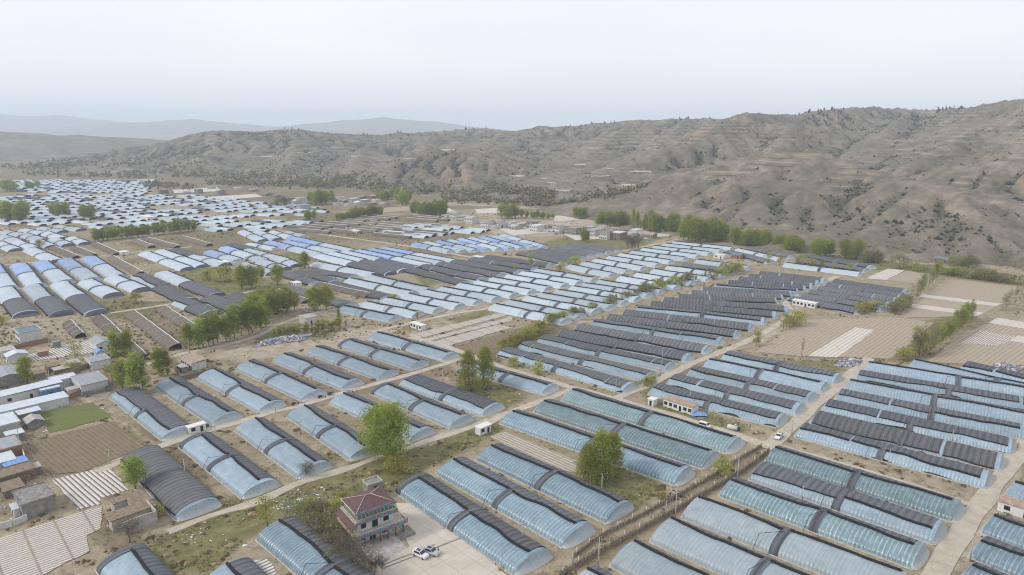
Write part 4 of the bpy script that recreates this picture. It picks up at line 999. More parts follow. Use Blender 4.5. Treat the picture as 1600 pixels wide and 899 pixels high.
# ------------------------------------------------------------------ village houses
UA = math.atan2(*(P(282,669,0) - P(200,607,0))[::-1])                 # direction of the tunnels near the village; local x of every house
def basis(a): return np.array([math.cos(a), math.sin(a)])
def house(px, py, lu, lv, h, roof='flat', rm='roof_g', wm='wall_w', label='', front='u', nwin=3, ang=None, name='house', door=True, par=True, rise=1.3, cat='house', floors=1, doorm='dark'):
    """Roof centre at a pixel; lu along local x, lv along local y."""
    a = UA if ang is None else ang
    c = P(px, py, h); o = empty(name, c[0], c[1], 0, a)
    x, y = lu / 2, lv / 2
    MB().box(-x, x, -y, y, -.1, h).build('wall', MT[wm], o)
    if roof == 'flat':
        r = MB(); r.box(-x - .3, x + .3, -y - .3, y + .3, h, h + .18)
        ro = r.build('roof', MT[rm], o)
        if par:
            p = MB()
            for b in ((-x - .3, x + .3, -y - .3, -y - .1), (-x - .3, x + .3, y + .1, y + .3), (-x - .3, -x - .1, -y - .1, y + .1), (x + .1, x + .3, -y - .1, y + .1)): p.box(*b, h + .18, h + .42)
            p.build('parapet', MT[wm], ro)
    elif roof == 'gable':                                              # ridge along local x
        r = MB(); k = .5
        pts = [(-x - k, -y - k, h - .05), (x + k, -y - k, h - .05), (x + k, 0, h + rise), (-x - k, 0, h + rise), (-x - k, y + k, h - .05), (x + k, y + k, h - .05)]
        up = [(p[0], p[1], p[2] + .14) for p in pts]
        r.add(pts + up, [(6, 7, 8, 9), (9, 8, 11, 10), (1, 0, 3, 2), (2, 3, 4, 5), (0, 1, 7, 6), (5, 4, 10, 11), (1, 2, 8, 7), (2, 5, 11, 8), (3, 0, 6, 9), (4, 3, 9, 10)])
        r.build('roof', MT[rm], o)
        g = MB(); g.add([(-x, -y, h), (-x, y, h), (-x, 0, h + rise - .1), (x, -y, h), (x, y, h), (x, 0, h + rise - .1)], [(0, 2, 1), (3, 4, 5)]); g.build('gable', MT[wm], o)
    elif roof == 'shed':
        r = MB(); r.add([(-x - .4, -y - .5, h), (x + .4, -y - .5, h), (x + .4, y + .3, h + .8), (-x - .4, y + .3, h + .8)] + [(-x - .4, -y - .5, h + .12), (x + .4, -y - .5, h + .12), (x + .4, y + .3, h + .92), (-x - .4, y + .3, h + .92)],
                        [(3, 2, 1, 0), (4, 5, 6, 7), (0, 1, 5, 4), (1, 2, 6, 5), (2, 3, 7, 6), (3, 0, 4, 7)]); r.build('roof', MT[rm], o)
    # windows and a door on the two walls that face the camera: -y (long front) and +x
    side = (('x', lu, -y, -1), ('y', lv, x, 1)) if front == 'u' else (('y', lv, x, 1), ('x', lu, -y, -1))
    ax, ln, q, s = side[0]
    for fl in range(floors):
        zb = .9 + fl * (h / floors)
        for k in range(nwin):
            t = -ln / 2 + ln * (k + .5) / nwin; isdoor = door and fl == 0 and k == nwin // 2
            w = .5 if isdoor else min(.75, ln / nwin * .33); z0 = .05 if isdoor else zb; z1 = 2.1 if isdoor else zb + 1.35
            f = MB(); b = (q - .05, q + .05) if s > 0 else (q - .05, q + .05)
            if ax == 'x': f.box(t - w, t + w, q - .06, q + .02, z0, z1)
            else: f.box(q - .02, q + .06, t - w, t + w, z0, z1)
            if isdoor: f.build('door', MT[doorm], o)
            else:
                wf = MB()
                if ax == 'x': wf.box(t - w - .1, t + w + .1, q - .04, q + .02, z0 - .1, z1 + .1)
                else: wf.box(q - .02, q + .04, t - w - .1, t + w + .1, z0 - .1, z1 + .1)
                wo_ = wf.build('window', MT['white'], o); f.build('pane', MT['dark'], wo_)
    return tag(o, label, cat)
def wall(pts, h, label, mat='mudwall', t=.35, name='courtyard_wall'):
    W_ = [P(*p) for p in pts]; o_ = W_[0]; mb = MB()
    for a, b in zip(W_[:-1], W_[1:]):
        d = (b - a) / np.hypot(*(b - a)); n = np.array([-d[1], d[0]]) * t / 2; L = np.hypot(*(b - a)); m = max(2, int(L / 2.5)); G = np.zeros((m + 1, 4, 3))
        for i in range(m + 1):
            q = a + (b - a) * i / m - o_; hh = h * (1 - .14 * RNG.random())
            G[i, 0] = (*(q + n), -.1); G[i, 1] = (*(q + n), hh); G[i, 2] = (*(q - n), hh); G[i, 3] = (*(q - n), -.1)
        mb.grid(G[:, ::-1], 0, False)
        for e, rv in ((0, False), (m, True)):
            vs = [tuple(p) for p in G[e]]; mb.add(vs, [(3, 2, 1, 0) if rv else (0, 1, 2, 3)])
    o = mb.build(name, MT[mat]); o.location = (o_[0], o_[1], 0); return tag(o, label, 'wall')
V2 = 'v'
house(43, 515, 11, 9.5, 6.6, 'flat', 'roof_b', 'wall_w', 'white two-storey house with a slate blue flat roof', 'u', 5, floors=2)
house(88, 534, 3, 3, 3, 'flat', 'roof_g', 'conc_d', 'small grey concrete hut right of the white two-storey house', 'u', 1, name='hut', cat='hut')
house(157, 533, 12, 7, 3.6, 'gable', 'roof_g', 'wall_w', 'long house with grey-blue ridged roof above the striped plot', 'v', 2)
house(25, 553, 6.5, 8, 3.4, 'gable', 'roof_p', 'wall_w', 'small house with pale blue ridged roof below the brick wall', 'u', 2)
house(152, 560, 10, 8, 3.6, 'flat', 'roof_g', 'wall_w', 'flat roofed white house among the village trees', 'u', 4)
house(155, 550, 4, 3.5, 3.4, 'gable', 'tarp', 'wall_w', 'tiny hut with a bright blue roof behind the flat roofed house', 'v', 1, name='hut', cat='hut')
house(302, 561, 13, 6.5, 3.4, 'shed', 'roof_br', 'wall_w', 'white house with a rusty brown roof beside the village road', 'u', 6)
house(139, 592, 15, 10, 4.0, 'flat', 'roof_g', 'wall_w', 'big grey flat roofed house with a row of windows and a paved yard', 'u', 6)
house(98, 590, 7, 9, 3.6, 'flat', 'roof_p', 'wall_w', 'pale roofed wing left of the big grey roofed house', 'u', 2)
house(76, 605, 7, 7, 3.4, 'flat', 'roof_p', 'blue', 'pale roofed shed with dark blue walls by the paved yard', 'v', 1, name='shed', cat='shed')
house(8, 583, 15, 13, 3.8, 'gable', 'roof_g', 'conc_d', 'wide grey ridged hall at the edge, above the long pale roof', 'u', 3)
house(28, 611, 7, 30, 3.4, 'shed', 'roof_p', 'wall_w', 'back wing with a long pale sheet roof along the sunken yard', 'v', 4)
house(34, 632, 7.5, 30, 3.4, 'flat', 'roof_p', 'wall_w', 'long low white building with a blue-white sheet roof by the green plot', 'u', 1, par=False)
house(44, 642, 5, 7, 2.8, 'flat', 'roof_p', 'conc_d', 'open shed with a white sheet roof left of the green plot', 'u', 1, name='shed', cat='shed', par=False)
house(52, 656, 6, 5, 2.2, 'gable', 'conc', 'conc_d', 'low tumbledown shed with a light grey roof below the white sheet roof', 'u', 1, name='shed', cat='shed')
house(2, 657, 13, 9, 3.6, 'flat', 'roof_p', 'conc', 'pale roofed house cut by the edge, left of the brown ploughed plot', 'u', 3)
house(4, 694, 11, 9, 3.4, 'flat', 'roof_g', 'brick', 'grey-green roofed brick house with a white parapet edge', 'u', 3)
house(12, 738, 7, 13, 3.2, 'flat', 'roof_m', 'mudwall', 'old mud house with a mud roof at the edge of the ploughed plot', 'u', 2)
house(50, 729, 4, 4, 2.4, 'flat', 'conc', 'conc_d', 'small shed with a pale slab roof beside the mud house', 'u', 1, name='shed', cat='shed', par=False)
house(52, 772, 10.5, 8, 4.6, 'flat', 'conc_d', 'conc_d', 'plain grey concrete house beside the white plastic plot', 'u', 3)
house(28, 790, 4, 3, 2.4, 'flat', 'roof_p', 'wall_w', 'little white lean-to in front of the grey concrete house', 'u', 1, name='shed', cat='shed', par=False)
for x, y, a_, b_, h_, r_, w_, t_ in ((66,548,5,4,2.4,'roof_br','brick','brick shed with a brown roof along the red brick wall'),(82,570,6,5,2.6,'roof_m','mudwall','mud roofed shed below the striped village plot'),(95,575,5,6,2.4,'conc','mudwall','low slab roofed shed beside the mud roofed one'),(115,565,7,4,2.6,'conc','conc','grey slab roofed stable behind the brick yard'),
  (10,545,8,6,3.0,'conc','wall_w','white yard building cut by the edge, above the wide grey hall'),(60,582,5,4,2.4,'roof_m','conc_d','earth roofed store left of the long mud wall'),(112,607,4,4,2.4,'conc','wall_w','small slab roofed gatehouse of the paved yard'),(285,572,5,3,2.4,'conc','conc_d','small slab roofed lean-to in the yard of the rusty roofed house'),
  (22,676,5,5,2.4,'roof_p','conc_d','little shed with a pale roof between the edge houses'),(6,715,8,5,2.8,'roof_p','wall_w','white shed with a pale roof above the blue tarpaulin'),(18,758,7,5,2.4,'roof_m','mudwall','mud stable with an earth roof above the grey concrete house')):
    house(x, y, a_, b_, h_, 'flat', r_, w_, t_, 'u', 2, par=False, name='shed', cat='shed')
# the C-shaped ruin
c = P(196, 789, 3.4); o = empty('ruined_house', c[0], c[1], 0, UA)
for nm, b in (('rear_wing', (-6.5, 6.5, 1.2, 6.0)), ('side_wing', (1.6, 6.5, -5.6, 1.18)), ('front_wing', (-6.5, -2.9, -2.2, 1.18))):
    w = MB(); w.box(*b, -.1, 3.2); w_ = w.build('wing', MT['conc'], o)
    MB().box(b[0] - .25, b[1] + .25, b[2] - .25 if b[2] < 1 else b[2], b[3] + (.25 if b[3] > 2 else 0), 3.2, 3.5 + (.03 if nm == 'side_wing' else 0)).build('roof', MT['roof_m'], w_)
MB().box(-1.6, -.2, 1.12, 1.22, .05, 2.2).build('doorway', MT['dark'], o); MB().box(2.4, 3.4, -5.68, -5.58, .9, 2.2).build('window', MT['dark'], o)
tag(o, 'abandoned C-shaped concrete house with an earth roof', 'house')
wall([(194,836),(246,818),(231,800)], 4.2, 'broken grey concrete wall behind the C-shaped ruin', 'conc', .4, 'ruined_wall')
for pts, h, lab, m_ in (
 ([(0,552),(60,538),(75,535)], 2.6, 'red brick wall below the white two-storey house', 'brick'), ([(75,634),(100,628),(125,618)], 2.6, 'mud wall with a tiled top above the green plot', 'brick'),
 ([(50,612),(90,604)], 2.2, 'short white yard wall by the sunken yard', 'wall_w'), ([(75,600),(130,578),(168,566)], 2.4, 'long mud wall between the two lines of houses', 'mudwall'),
 ([(128,620),(165,612),(178,600)], 2.0, 'low broken wall beside the village trees', 'conc_d'), ([(163,560),(210,556),(262,560),(285,595)], 2.4, 'mud wall round the yard of the rusty roofed house', 'mudwall'),
 ([(262,602),(300,590),(338,580)], 2.2, 'mud wall behind the first greenhouses', 'mudwall'), ([(-5,828),(20,822),(43,812)], 2.0, 'white yard wall below the grey concrete house', 'wall_w'),
 ([(0,600),(30,592)], 2.4, 'mud wall beside the wide grey hall', 'mudwall'), ([(38,745),(60,738)], 1.6, 'low rubble wall at the corner of the ploughed plot', 'conc_d'),
 ([(0,700),(35,705),(40,722)], 1.8, 'white yard wall in front of the grey-green roof', 'wall_w')):
    wall(pts, h, lab, m_)
c = P(24, 722, 2.6); o = empty('tarp_shelter', c[0], c[1], 0, UA)
for x in (-3, 3):
    for y in (-3, 3): MB().tube([(x, y, 0), (x, y, 2.5)], .08, 5).build('post', MT['pole'], o)
t = MB(); G = np.zeros((9, 9, 3)); gxx, gyy2 = np.meshgrid(np.linspace(-3.6, 3.6, 9), np.linspace(-3.4, 3.4, 9)); G[..., 0] = gxx; G[..., 1] = gyy2; G[..., 2] = 2.6 + .4 * (vnoise(gxx * .6, gyy2 * .6, 3) - .3)
G2 = G.copy(); G2[..., 2] -= .04; t.grid(G); t.grid(G2[:, ::-1]); t.build('tarp', MT['tarp'], o); tag(o, 'bright blue tarpaulin shelter beside the mud house', 'shelter')
# white site huts
def hut(px, py, lu, lv, h, rm, label, nwin=3, front='u', ang=None, wm='white'):
    return house(px, py, lu, lv, h, 'flat', rm, wm, label, front, nwin, ang, 'site_hut', True, False, cat='hut')
hut(306, 664, 2.6, 6, 2.6, 'white', 'small white prefab hut beside the concrete lane, near the village', 2, 'v')
hut(755, 665, 2.6, 5.5, 2.7, 'white', 'small white prefab hut at the dirt track junction', 2, 'v')
hut(1064, 628, 13, 4.6, 3.0, 'roof_br', 'long white hut with a brown sheet roof by the half covered greenhouses', 6, 'u')
hut(1020, 623, 2.6, 3.0, 2.6, 'white', 'tiny white hut left of the brown-roofed long hut', 1, 'u')
hut(653, 506, 10, 3.2, 2.7, 'white', 'long white prefab above the white mulched beds', 4, 'u')
hut(481, 494, 7.5, 7, 4.0, 'conc', 'blank white block behind the young poplars', 1, 'v', wm='wall_w')
hut(1258, 471, 14, 4.2, 3.0, 'white', 'long white hut with dark windows at the dark greenhouses', 6, 'u')
hut(1592, 787, 9, 5, 2.9, 'roof_br', 'white shed with a brown roof right of the main road', 2, 'u')
hut(193, 393, 8, 6, 3.0, 'white', 'lone white hut on the upper lane', 2, 'u')
hut(350, 409, 8, 6, 3.0, 'white', 'white hut at the lower end of the dusty greenhouses', 2, 'u')
hut(463, 441, 7, 4.5, 2.8, 'white', 'white hut between the dark pair and the big trees', 2, 'u')
hut(747, 401, 9, 5, 2.8, 'white', 'white hut at the corner of the blue and white tunnels', 3, 'u')
hut(555, 360, 12, 5, 3.0, 'white', 'white hut among the abandoned bare rows', 3, 'u')
hut(230, 338, 26, 8, 4, 'white', 'white flat building behind the long tree row', 3, 'v')
hut(1125, 398, 9, 5, 3, 'white', 'white hut at the road end of the far pale greenhouses', 2, 'u')
# hazy villages: each house a thing of its own
rv = random.Random(5)
def village(spots, where, tall=()):
    ws = ['wall_w', 'conc', 'conc_d', 'mudwall', 'wall_w']; rs = ['roof_g', 'conc', 'roof_br', 'roof_m', 'roof_p']
    wn = {'wall_w': 'white', 'conc': 'grey', 'conc_d': 'dark grey', 'mudwall': 'mud walled'}; rn_ = {'roof_g': 'grey', 'conc': 'concrete', 'roof_br': 'brown', 'roof_m': 'earth', 'roof_p': 'pale'}
    for k, (px, py) in enumerate(sorted(spots)):
        w = rv.choice(ws); r = rv.choice(rs); fl = 2 if k in tall or rv.random() < .25 else 1
        house(px, py, rv.uniform(8, 13), rv.uniform(9, 15), 3.3 * fl, rv.choice(['flat', 'flat', 'gable']), r, w, '%s-roofed %s %shouse, %s from the %s' % (rn_[r], wn[w], 'two-storey ' if fl == 2 else '', ordn(k + 1), where),
              'u', 4, UA + rv.uniform(-.12, .12), floors=fl, rise=1.6)
village([(763,346),(772,352),(781,346),(790,351),(799,347),(806,353),(815,349),(832,347),(839,352),(858,353),(867,358),(876,354),(886,359),(897,356),(905,361),(922,354),(931,358),(941,354),(947,363),(957,358),(966,363),(974,359),(984,364),(993,359),(1003,363),(1016,366),(1036,358)],
        'blue tunnels in the grey village', (0, 2, 7, 18, 20))
village([(418,303),(432,305),(452,310),(462,314),(470,309),(480,316),(474,320),(520,312),(528,317),(537,313),(545,318),(553,310),(561,316),(570,312),(580,317),(588,312),(584,306),(600,318),(565,307),(533,308)], 'white tunnels in the brown village', (5,))
village([(700,336),(712,333),(725,337),(737,340)], 'tree block among the few houses', (1,))
village([(255,297),(275,293),(292,300),(310,296),(330,292),(345,298),(372,293),(395,296),(150,262),(118,264),(185,268),(205,265),(60,268)], 'farthest white field in the hazy hamlet', (8,))
house(1152, 398 - 0, 9, 6, 3, 'gable', 'roof_b', 'brick', 'red walled hut with a slate roof at the river trees', 'u', 2, name='hut', cat='hut')
house(1472, 404, 10, 8, 3.4, 'gable', 'roof_b', 'brick', 'red walled house with a slate roof by the river bed', 'u', 3)

# ------------------------------------------------------------------ the two-storey house with maroon hipped roofs
q0 = P(557, 862); q1 = P(641, 831); fv = (q1 - q0); FW = float(np.hypot(*fv)); ang = math.atan2(fv[1], fv[0])
H_ = empty('two_storey_house', q0[0], q0[1], 0, ang)                   # x along the front, y inwards
print('HOUSE front', FW)
m_fasc = M('painted_fascia'); o_ = m_fasc.obj()
wv = m_fasc.wave(o_, .42, 0, direction='X'); n_ = m_fasc.noise(m_fasc.map(o_, (2.2, 2.2, 3.0)), 1.6, 2)
cc = m_fasc.mix(m_fasc.ramp(wv, (.62, 0.0), (.68, 1.0)), (.045, .24, .21), (.40, .10, .20)); cc = m_fasc.mix(m_fasc.ramp(n_, (.56, 0.0), (.64, .7)), cc, (.36, .42, .42)); cc = m_fasc.mix(m_fasc.ramp(n_, (.40, .8), (.46, 0.0)), cc, (.05, .12, .26))
MT['fascia'] = m_fasc.bsdf(cc, .6, .3)
MT['redcol'] = plain('red_brown_column', (.28, .125, .085), .7, .3, .15); MT['cream'] = plain('cream_rail', (.50, .46, .36), .7, .3, .1)
MT['gallery'] = plain('glazed_gallery', (.20, .235, .225), .25, .5, .4, 2.0); MT['deck'] = plain('balcony_deck', (.42, .39, .335), .9, .2, .2)
W2 = 14.2; D2 = 11.4                                                     # porch front to rear
pd = 2.3                                                               # porch depth
f1 = 3.9
g = MB(); g.box(.8, W2 - 2.6, pd, D2, 0, f1); g.build('ground_floor', MT['wall_w'], H_)
g = MB(); g.box(-.6, W2 + .6, -1.4, D2 + .4, -.1, .35); g.build('plinth', MT['conc'], H_)
for k in range(7):
    x = .25 + (W2 - .5) * k / 6
    g = MB(); g.tube([(x, .2, .35), (x, .2, f1)], .2, 8); g.build('column', MT['redcol'], H_)
for x0, x1, nm in ((5.0, 6.6, 'door'), (2.2, 3.6, 'window'), (8.6, 10.0, 'window'), (11.2, 12.2, 'window')):
    if x1 < W2 - 2.7: MB().box(x0, x1, pd - .05, pd + .02, .4 if nm == 'door' else 1.1, 2.6).build(nm, MT['dark'], H_)
g = MB(); g.box(-.5, W2 + .5, -.5, D2 + .2, f1, f1 + .3); g.build('balcony', MT['deck'], H_)
g = MB(); g.box(-.7, W2 + .7, -.72, -.5, f1 - .35, f1 + .55); g.box(W2 + .5, W2 + .72, -.5, 3.0, f1 - .35, f1 + .55); g.build('lower_fascia', MT['fascia'], H_)
g = MB()
for s in (-.7, W2 + .2): g.add([(s, -.75, f1 + .4), (s + .5, -.75, f1 + .4), (s + .5, -.6, f1 + .4), (s, -.6, f1 + .4), (s + (.0 if s < 0 else .5), -1.0, f1 + 1.3), (s + (.0 if s < 0 else .5), -.7, f1 + 1.35)], [(3, 2, 1, 0), (0, 1, 4), (1, 2, 5, 4), (2, 3, 5), (3, 0, 4, 5)])
g.build('eave_horn', MT['fascia'], H_)
g = MB()
for a, b in (((-.45, -.4, 0), (-.45, D2 + .1, 0)), ((-.45, -.4, 0), (W2 + .4, -.4, 0)), ((W2 + .4, -.4, 0), (W2 + .4, D2 + .1, 0))):
    dx = abs(a[0] - b[0]); 
    if dx > 1: g.box(a[0], b[0], -.45, -.35, f1 + .75, f1 + .95)
    else: g.box(a[0] - .05, a[0] + .05, a[1] + .06, b[1], f1 + .75, f1 + .95)
g.build('balcony_rail', MT['cream'], H_)
g = MB(); g.box(-.47, -.4, -.3, D2, f1 + .3, f1 + .74); g.build('balcony_parapet', MT['redcol'], H_)
f2 = f1 + .3; u0, u1, v0, v1 = 1.3, W2 - 2.4, 1.6, D2 - .6
g = MB(); g.box(u0, u1, v0, v1, f2, f2 + 3.0); g.build('upper_floor', MT['wall_w'], H_)
for x0, x1, nm in ((u0 + 4.2, u0 + 5.8, 'door'), (u0 + 1.0, u0 + 2.4, 'window'), (u1 - 3.0, u1 - 1.4, 'window')):
    f = MB(); f.box(x0, x1, v0 - .05, v0 + .02, f2 + (.1 if nm == 'door' else .8), f2 + 2.1); f.build(nm, MT['dark'], H_)
t2 = f2 + 3.0
g = MB(); g.box(u0 - .9, u1 + 1.0, v0 - 1.0, v0 - .8, t2 - .25, t2 + .45); g.box(u1 + .8, u1 + 1.0, v0 - .8, v0 + 2, t2 - .25, t2 + .45); g.build('middle_fascia', MT['fascia'], H_)
g = MB(); g.box(u0 - .9, u1 + .8, v0 - .8, v1 + .5, t2, t2 + .2); g.build('middle_slab', MT['deck'], H_)
# maroon skirt roof on the side towards the scrub
g = MB(); z0, z1 = t2 - 1.1, t2 + .15
g.add([(-.9, v0 - 1.3, z0), (u0 - .3, v0 - .7, z1), (u0 - .3, v1 + .3, z1), (-.9, v1 + .8, z0), (-.9, v0 - 1.3, z0 - .15), (u0 - .3, v0 - .7, z1 - .15), (u0 - .3, v1 + .3, z1 - .15), (-.9, v1 + .8, z0 - .15)],
      [(0, 1, 2, 3), (7, 6, 5, 4), (0, 3, 7, 4), (1, 0, 4, 5), (3, 2, 6, 7)]); g.build('skirt_roof', MT['maroon'], H_)
g = MB(); g.box(u0 + .2, u1 - .2, v0 + .3, v1 - .2, t2 + .2, t2 + 2.7); ga = g.build('glazed_gallery', MT['gallery'], H_)
g = MB()
for k in range(10): x = u0 + .2 + (u1 - u0 - .4) * k / 9; g.box(x - .06, x + .06, v0 + .2, v0 + .3, t2 + .2, t2 + 2.7)
for k in range(7): y = v0 + .35 + (v1 - v0 - .6) * k / 6; g.box(u0 + .1, u0 + .2, y - .06, y + .06, t2 + .2, t2 + 2.7)
g.build('gallery_frame', MT['cream'], ga)
g = MB(); g.box(u0 - .7, u1 + .7, v0 - .7, v0 - .6, t2 + .85, t2 + 1.02); g.box(u0 - .7, u0 - .6, v0 - .6, v1 + .3, t2 + .85, t2 + 1.02)
for k in range(8): x = u0 - .6 + (u1 - u0 + 1.2) * k / 7; g.box(x - .04, x + .04, v0 - .69, v0 - .61, t2 + .2, t2 + .85)
g.build('gallery_rail', MT['cream'], H_)
t3 = t2 + 2.7; e0, e1, g0, g1 = u0 - .55, u1 + .6, v0 - .55, v1 + .4
g = MB(); cxm, rz = (e0 + e1) / 2, t3 + 1.8; rx = (e1 - e0) / 2 - (g1 - g0) / 2; ym = (g0 + g1) / 2
a, b = (cxm - max(rx, .3), ym, rz), (cxm + max(rx, .3), ym, rz)
g.add([(e0, g0, t3), (e1, g0, t3), (e1, g1, t3), (e0, g1, t3), a, b], [(0, 1, 5, 4), (1, 2, 5), (2, 3, 4, 5), (3, 0, 4), (3, 2, 1, 0)]); rf = g.build('hip_roof', MT['maroon'], H_)
g = MB()
for p, q in (((e0, g0, t3), a), ((e1, g0, t3), b), ((e1, g1, t3), b), ((e0, g1, t3), a), (a, b)): g.tube([(p[0], p[1], p[2] + .06), (q[0], q[1], q[2] + .06)], .09, 5)
for p, q in (((e0, g0, t3), (e1, g0, t3)), ((e0, g0, t3), (e0, g1, t3))): g.tube([p, q], .12, 5)
g.build('ridge_tiles', MT['cream'], rf)
g = MB(); g.box(e0 - .1, e1 + .2, g0 - .12, g0, t3 - .45, t3 + .3); g.box(e1 + .05, e1 + .2, g0, g0 + 2.5, t3 - .45, t3 + .3); g.build('upper_fascia', MT['fascia'], H_)
st_ = MB()
for k in range(9): st_.box(1.2, W2 - 2.6, -2.25 - k * .85, -1.4 - k * .85, -.1, .32 - k * .035)
st_.build('front_steps', MT['conc'], H_)
g = MB(); g.add([(W2 - 3.2, -.62, -.1), (W2 + 2.2, -.62, -.1), (W2 + 2.2, 2.5, -.1), (W2 + .62, 2.5, -.1), (W2 - 3.2, -2.2, -.1), (W2 + 2.2, -2.2, -.1), (W2 - 3.2, -.62, .3), (W2 + 2.2, -.62, .8), (W2 + 2.2, 2.5, .8), (W2 + .62, 2.5, .8), (W2 - 3.2, -2.2, .3), (W2 + 2.2, -2.2, .8)],
            [(10, 11, 7, 6), (7, 8, 9), (6, 7, 9), (4, 5, 11, 10), (5, 1, 7, 11), (1, 2, 8, 7), (2, 3, 9, 8), (0, 4, 10, 6), (3, 0, 6, 9)]); g.build('ramp', MT['conc_d'], H_)
tag(H_, 'two-storey house with maroon hipped roofs and painted teal fascias by the plaza', 'house')
for k, (yo, xo) in enumerate(((-9.6, 1.0), (-11.0, .5))):
    a = empty('kerb', *(q0), .12, ang); MB().box(xo + 2, W2 + 4 + k * 8, yo - .15, yo + .15, -.1, .14).build('edge_stones', MT['conc_d'], a)
    tag(a, ['dark kerb across the plaza just below the front steps', 'outer dark kerb across the plaza beside the parked cars'][k], 'kerb')
c = P(583, 774); o = empty('water_tank', c[0], c[1], 0, ang)
MB().box(-2.4, 2.4, -1.9, 1.9, -.1, 4.7).build('tank_wall', MT['conc_d'], o); g = MB()
for b in ((-2.5, 2.5, -2.0, -1.7), (-2.5, 2.5, 1.7, 2.0), (-2.5, -2.2, -1.7, 1.7), (2.2, 2.5, -1.7, 1.7)): g.box(*b, 4.7, 5.1)
g.build('rim', MT['conc'], o); MB().box(-.4, .4, -1.96, -1.88, 3.1, 4.0).build('hatch', MT['dark'], o); tag(o, 'stained square concrete water tank behind the maroon-roofed house', 'water tank')
# ------------------------------------------------------------------ trees
def tree_meshes(seed, h, rad, base, shape, nclump, per, leaf_s, matl, bark='bark', spread=.16, nb=9, tr=.16, fill=.35):
    """Tapered trunk with limbs and a crown of many small leaf faces in clumps. shape: round, column, vase, multi."""
    rg = np.random.default_rng(seed); mb = MB(); tips = []
    stems = [(0., 0.)] if shape != 'multi' else [(rg.uniform(-.4, .4) * rad, rg.uniform(-.4, .4) * rad) for _ in range(5)]
    def env(t):
        if shape == 'round': return math.sin(math.pi * min(1, (t * .92 + .08))) ** .6
        if shape == 'column': return min(1, t * 4 + .25) * (1 - t) ** .45
        if shape == 'vase': return .35 + .65 * math.sin(math.pi * min(1, .12 + t * .80)) ** .8
        return min(1, t * 3 + .55) * (1 - t) ** .55 + .04
    for sx, sy in stems:
        top = h * rg.uniform(.86, .97) if shape != 'round' else h * .85; pts = []; lean = rg.normal(0, .02, 2) * h
        for k in range(6):
            f = k / 5; pts.append((sx + lean[0] * f + rg.normal(0, .012) * h * (k > 0), sy + lean[1] * f + rg.normal(0, .012) * h * (k > 0), top * f))
        mb.tube(pts, [max(.03, tr * (1 - .85 * k / 5)) for k in range(6)], 6)
        for k in range(nb):
            f = rg.uniform(base / h, .86); i = min(4, int(f * 5)); p0 = np.array(pts[i]) + (np.array(pts[i + 1]) - np.array(pts[i])) * (f * 5 - i)
            az = rg.uniform(0, 6.283); t = (p0[2] - base) / (h - base); L = rad * env(max(0, t)) * rg.uniform(.6, .95)
            up = {'round': .75, 'column': 1.6, 'vase': .9, 'multi': 1.2}[shape]
            p1 = p0 + np.array([math.cos(az) * L * .55, math.sin(az) * L * .55, L * up * .45]); p2 = p0 + np.array([math.cos(az) * L, math.sin(az) * L, L * up * .75 + rg.normal(0, .2)])
            p2[2] = min(p2[2], h * .97)
            mb.tube([p0, p1, p2], [tr * .42, tr * .24, .03], 4, cap=False); tips += [p1, p2]
            for q in range(2):
                d = rg.normal(0, 1, 3); d[2] = abs(d[2]); d /= np.linalg.norm(d); p3 = p1 + d * L * .5; mb.tube([p1, p3], [tr * .18, .02], 3, cap=False); tips.append(p3)
    trunk = mb.mesh('trunk', MT[bark])
    C = []
    while len(C) < nclump:
        if len(tips) and rg.random() > fill:
            q = tips[rg.integers(len(tips))] + rg.normal(0, .10, 3) * rad
        else:
            t = rg.random() ** .8; a = rg.uniform(0, 6.283); r = rad * env(t) * (rg.uniform(.35, 1.0) ** .6); q = np.array([math.cos(a) * r, math.sin(a) * r, base + (h - base) * t])
        if shape == 'multi' and q[2] < base * .6: continue
        if base * .7 < q[2] < h * 1.02: C.append(q)
    C = np.array(C); hue = np.clip(rg.normal(.5, .20, len(C)), 0, 1)
    n = len(C) * per; ci = np.repeat(np.arange(len(C)), per); sp = spread * rad * rg.uniform(.6, 1.4, len(C))[ci]
    Pp = C[ci] + rg.normal(0, 1, (n, 3)) * sp[:, None] * np.array([1, 1, .75 if shape != 'column' else 1.3])
    a = rg.normal(0, 1, (n, 3)); a /= np.linalg.norm(a, axis=1)[:, None]; b = np.cross(a, rg.normal(0, 1, (n, 3))); b /= np.linalg.norm(b, axis=1)[:, None]
    s = leaf_s * rg.uniform(.6, 1.5, n)[:, None]
    V = np.stack([Pp - a * s * .5, Pp + b * s * .36, Pp + a * s * .5, Pp - b * s * .30], 1).reshape(-1, 3)
    hu = np.clip(hue[ci] + rg.normal(0, .10, n), 0, 1)
    A = np.repeat(np.stack([hu, hu, hu, np.ones(n)], 1), 4, 0)
    crown = mesh_np('crown', V, np.arange(n * 4).reshape(n, 4), MT[matl], attr={'hue': A})
    return trunk, crown, h
TM = {}
def T(key, *a, nv=3, **k): TM[key] = [tree_meshes(hash_(key) + 13 * i, *a, **k) for i in range(nv)]
def hash_(s): return sum((i + 3) * ord(c) for i, c in enumerate(s))
T('big_round', 14, 6.9, .8, 'round', 400, 36, .42, 'leaf', nv=1, nb=18, tr=.36, spread=.13, fill=.45)
T('dense', 15, 4.3, .5, 'multi', 300, 17, .42, 'leaf_d', nv=3, tr=.15, spread=.17, fill=.8)
T('poplar', 14, 2.3, 1.8, 'column', 120, 19, .46, 'leaf', nv=4, nb=12, tr=.15, spread=.22, bark='bark_p')
T('round', 11, 4.2, 2.2, 'round', 150, 24, .50, 'leaf', nv=4, nb=12, tr=.22, spread=.18, fill=.5)
T('roundd', 11, 4.2, 1.8, 'round', 160, 24, .52, 'leaf_d', nv=3, nb=12, tr=.22, spread=.18, fill=.55)
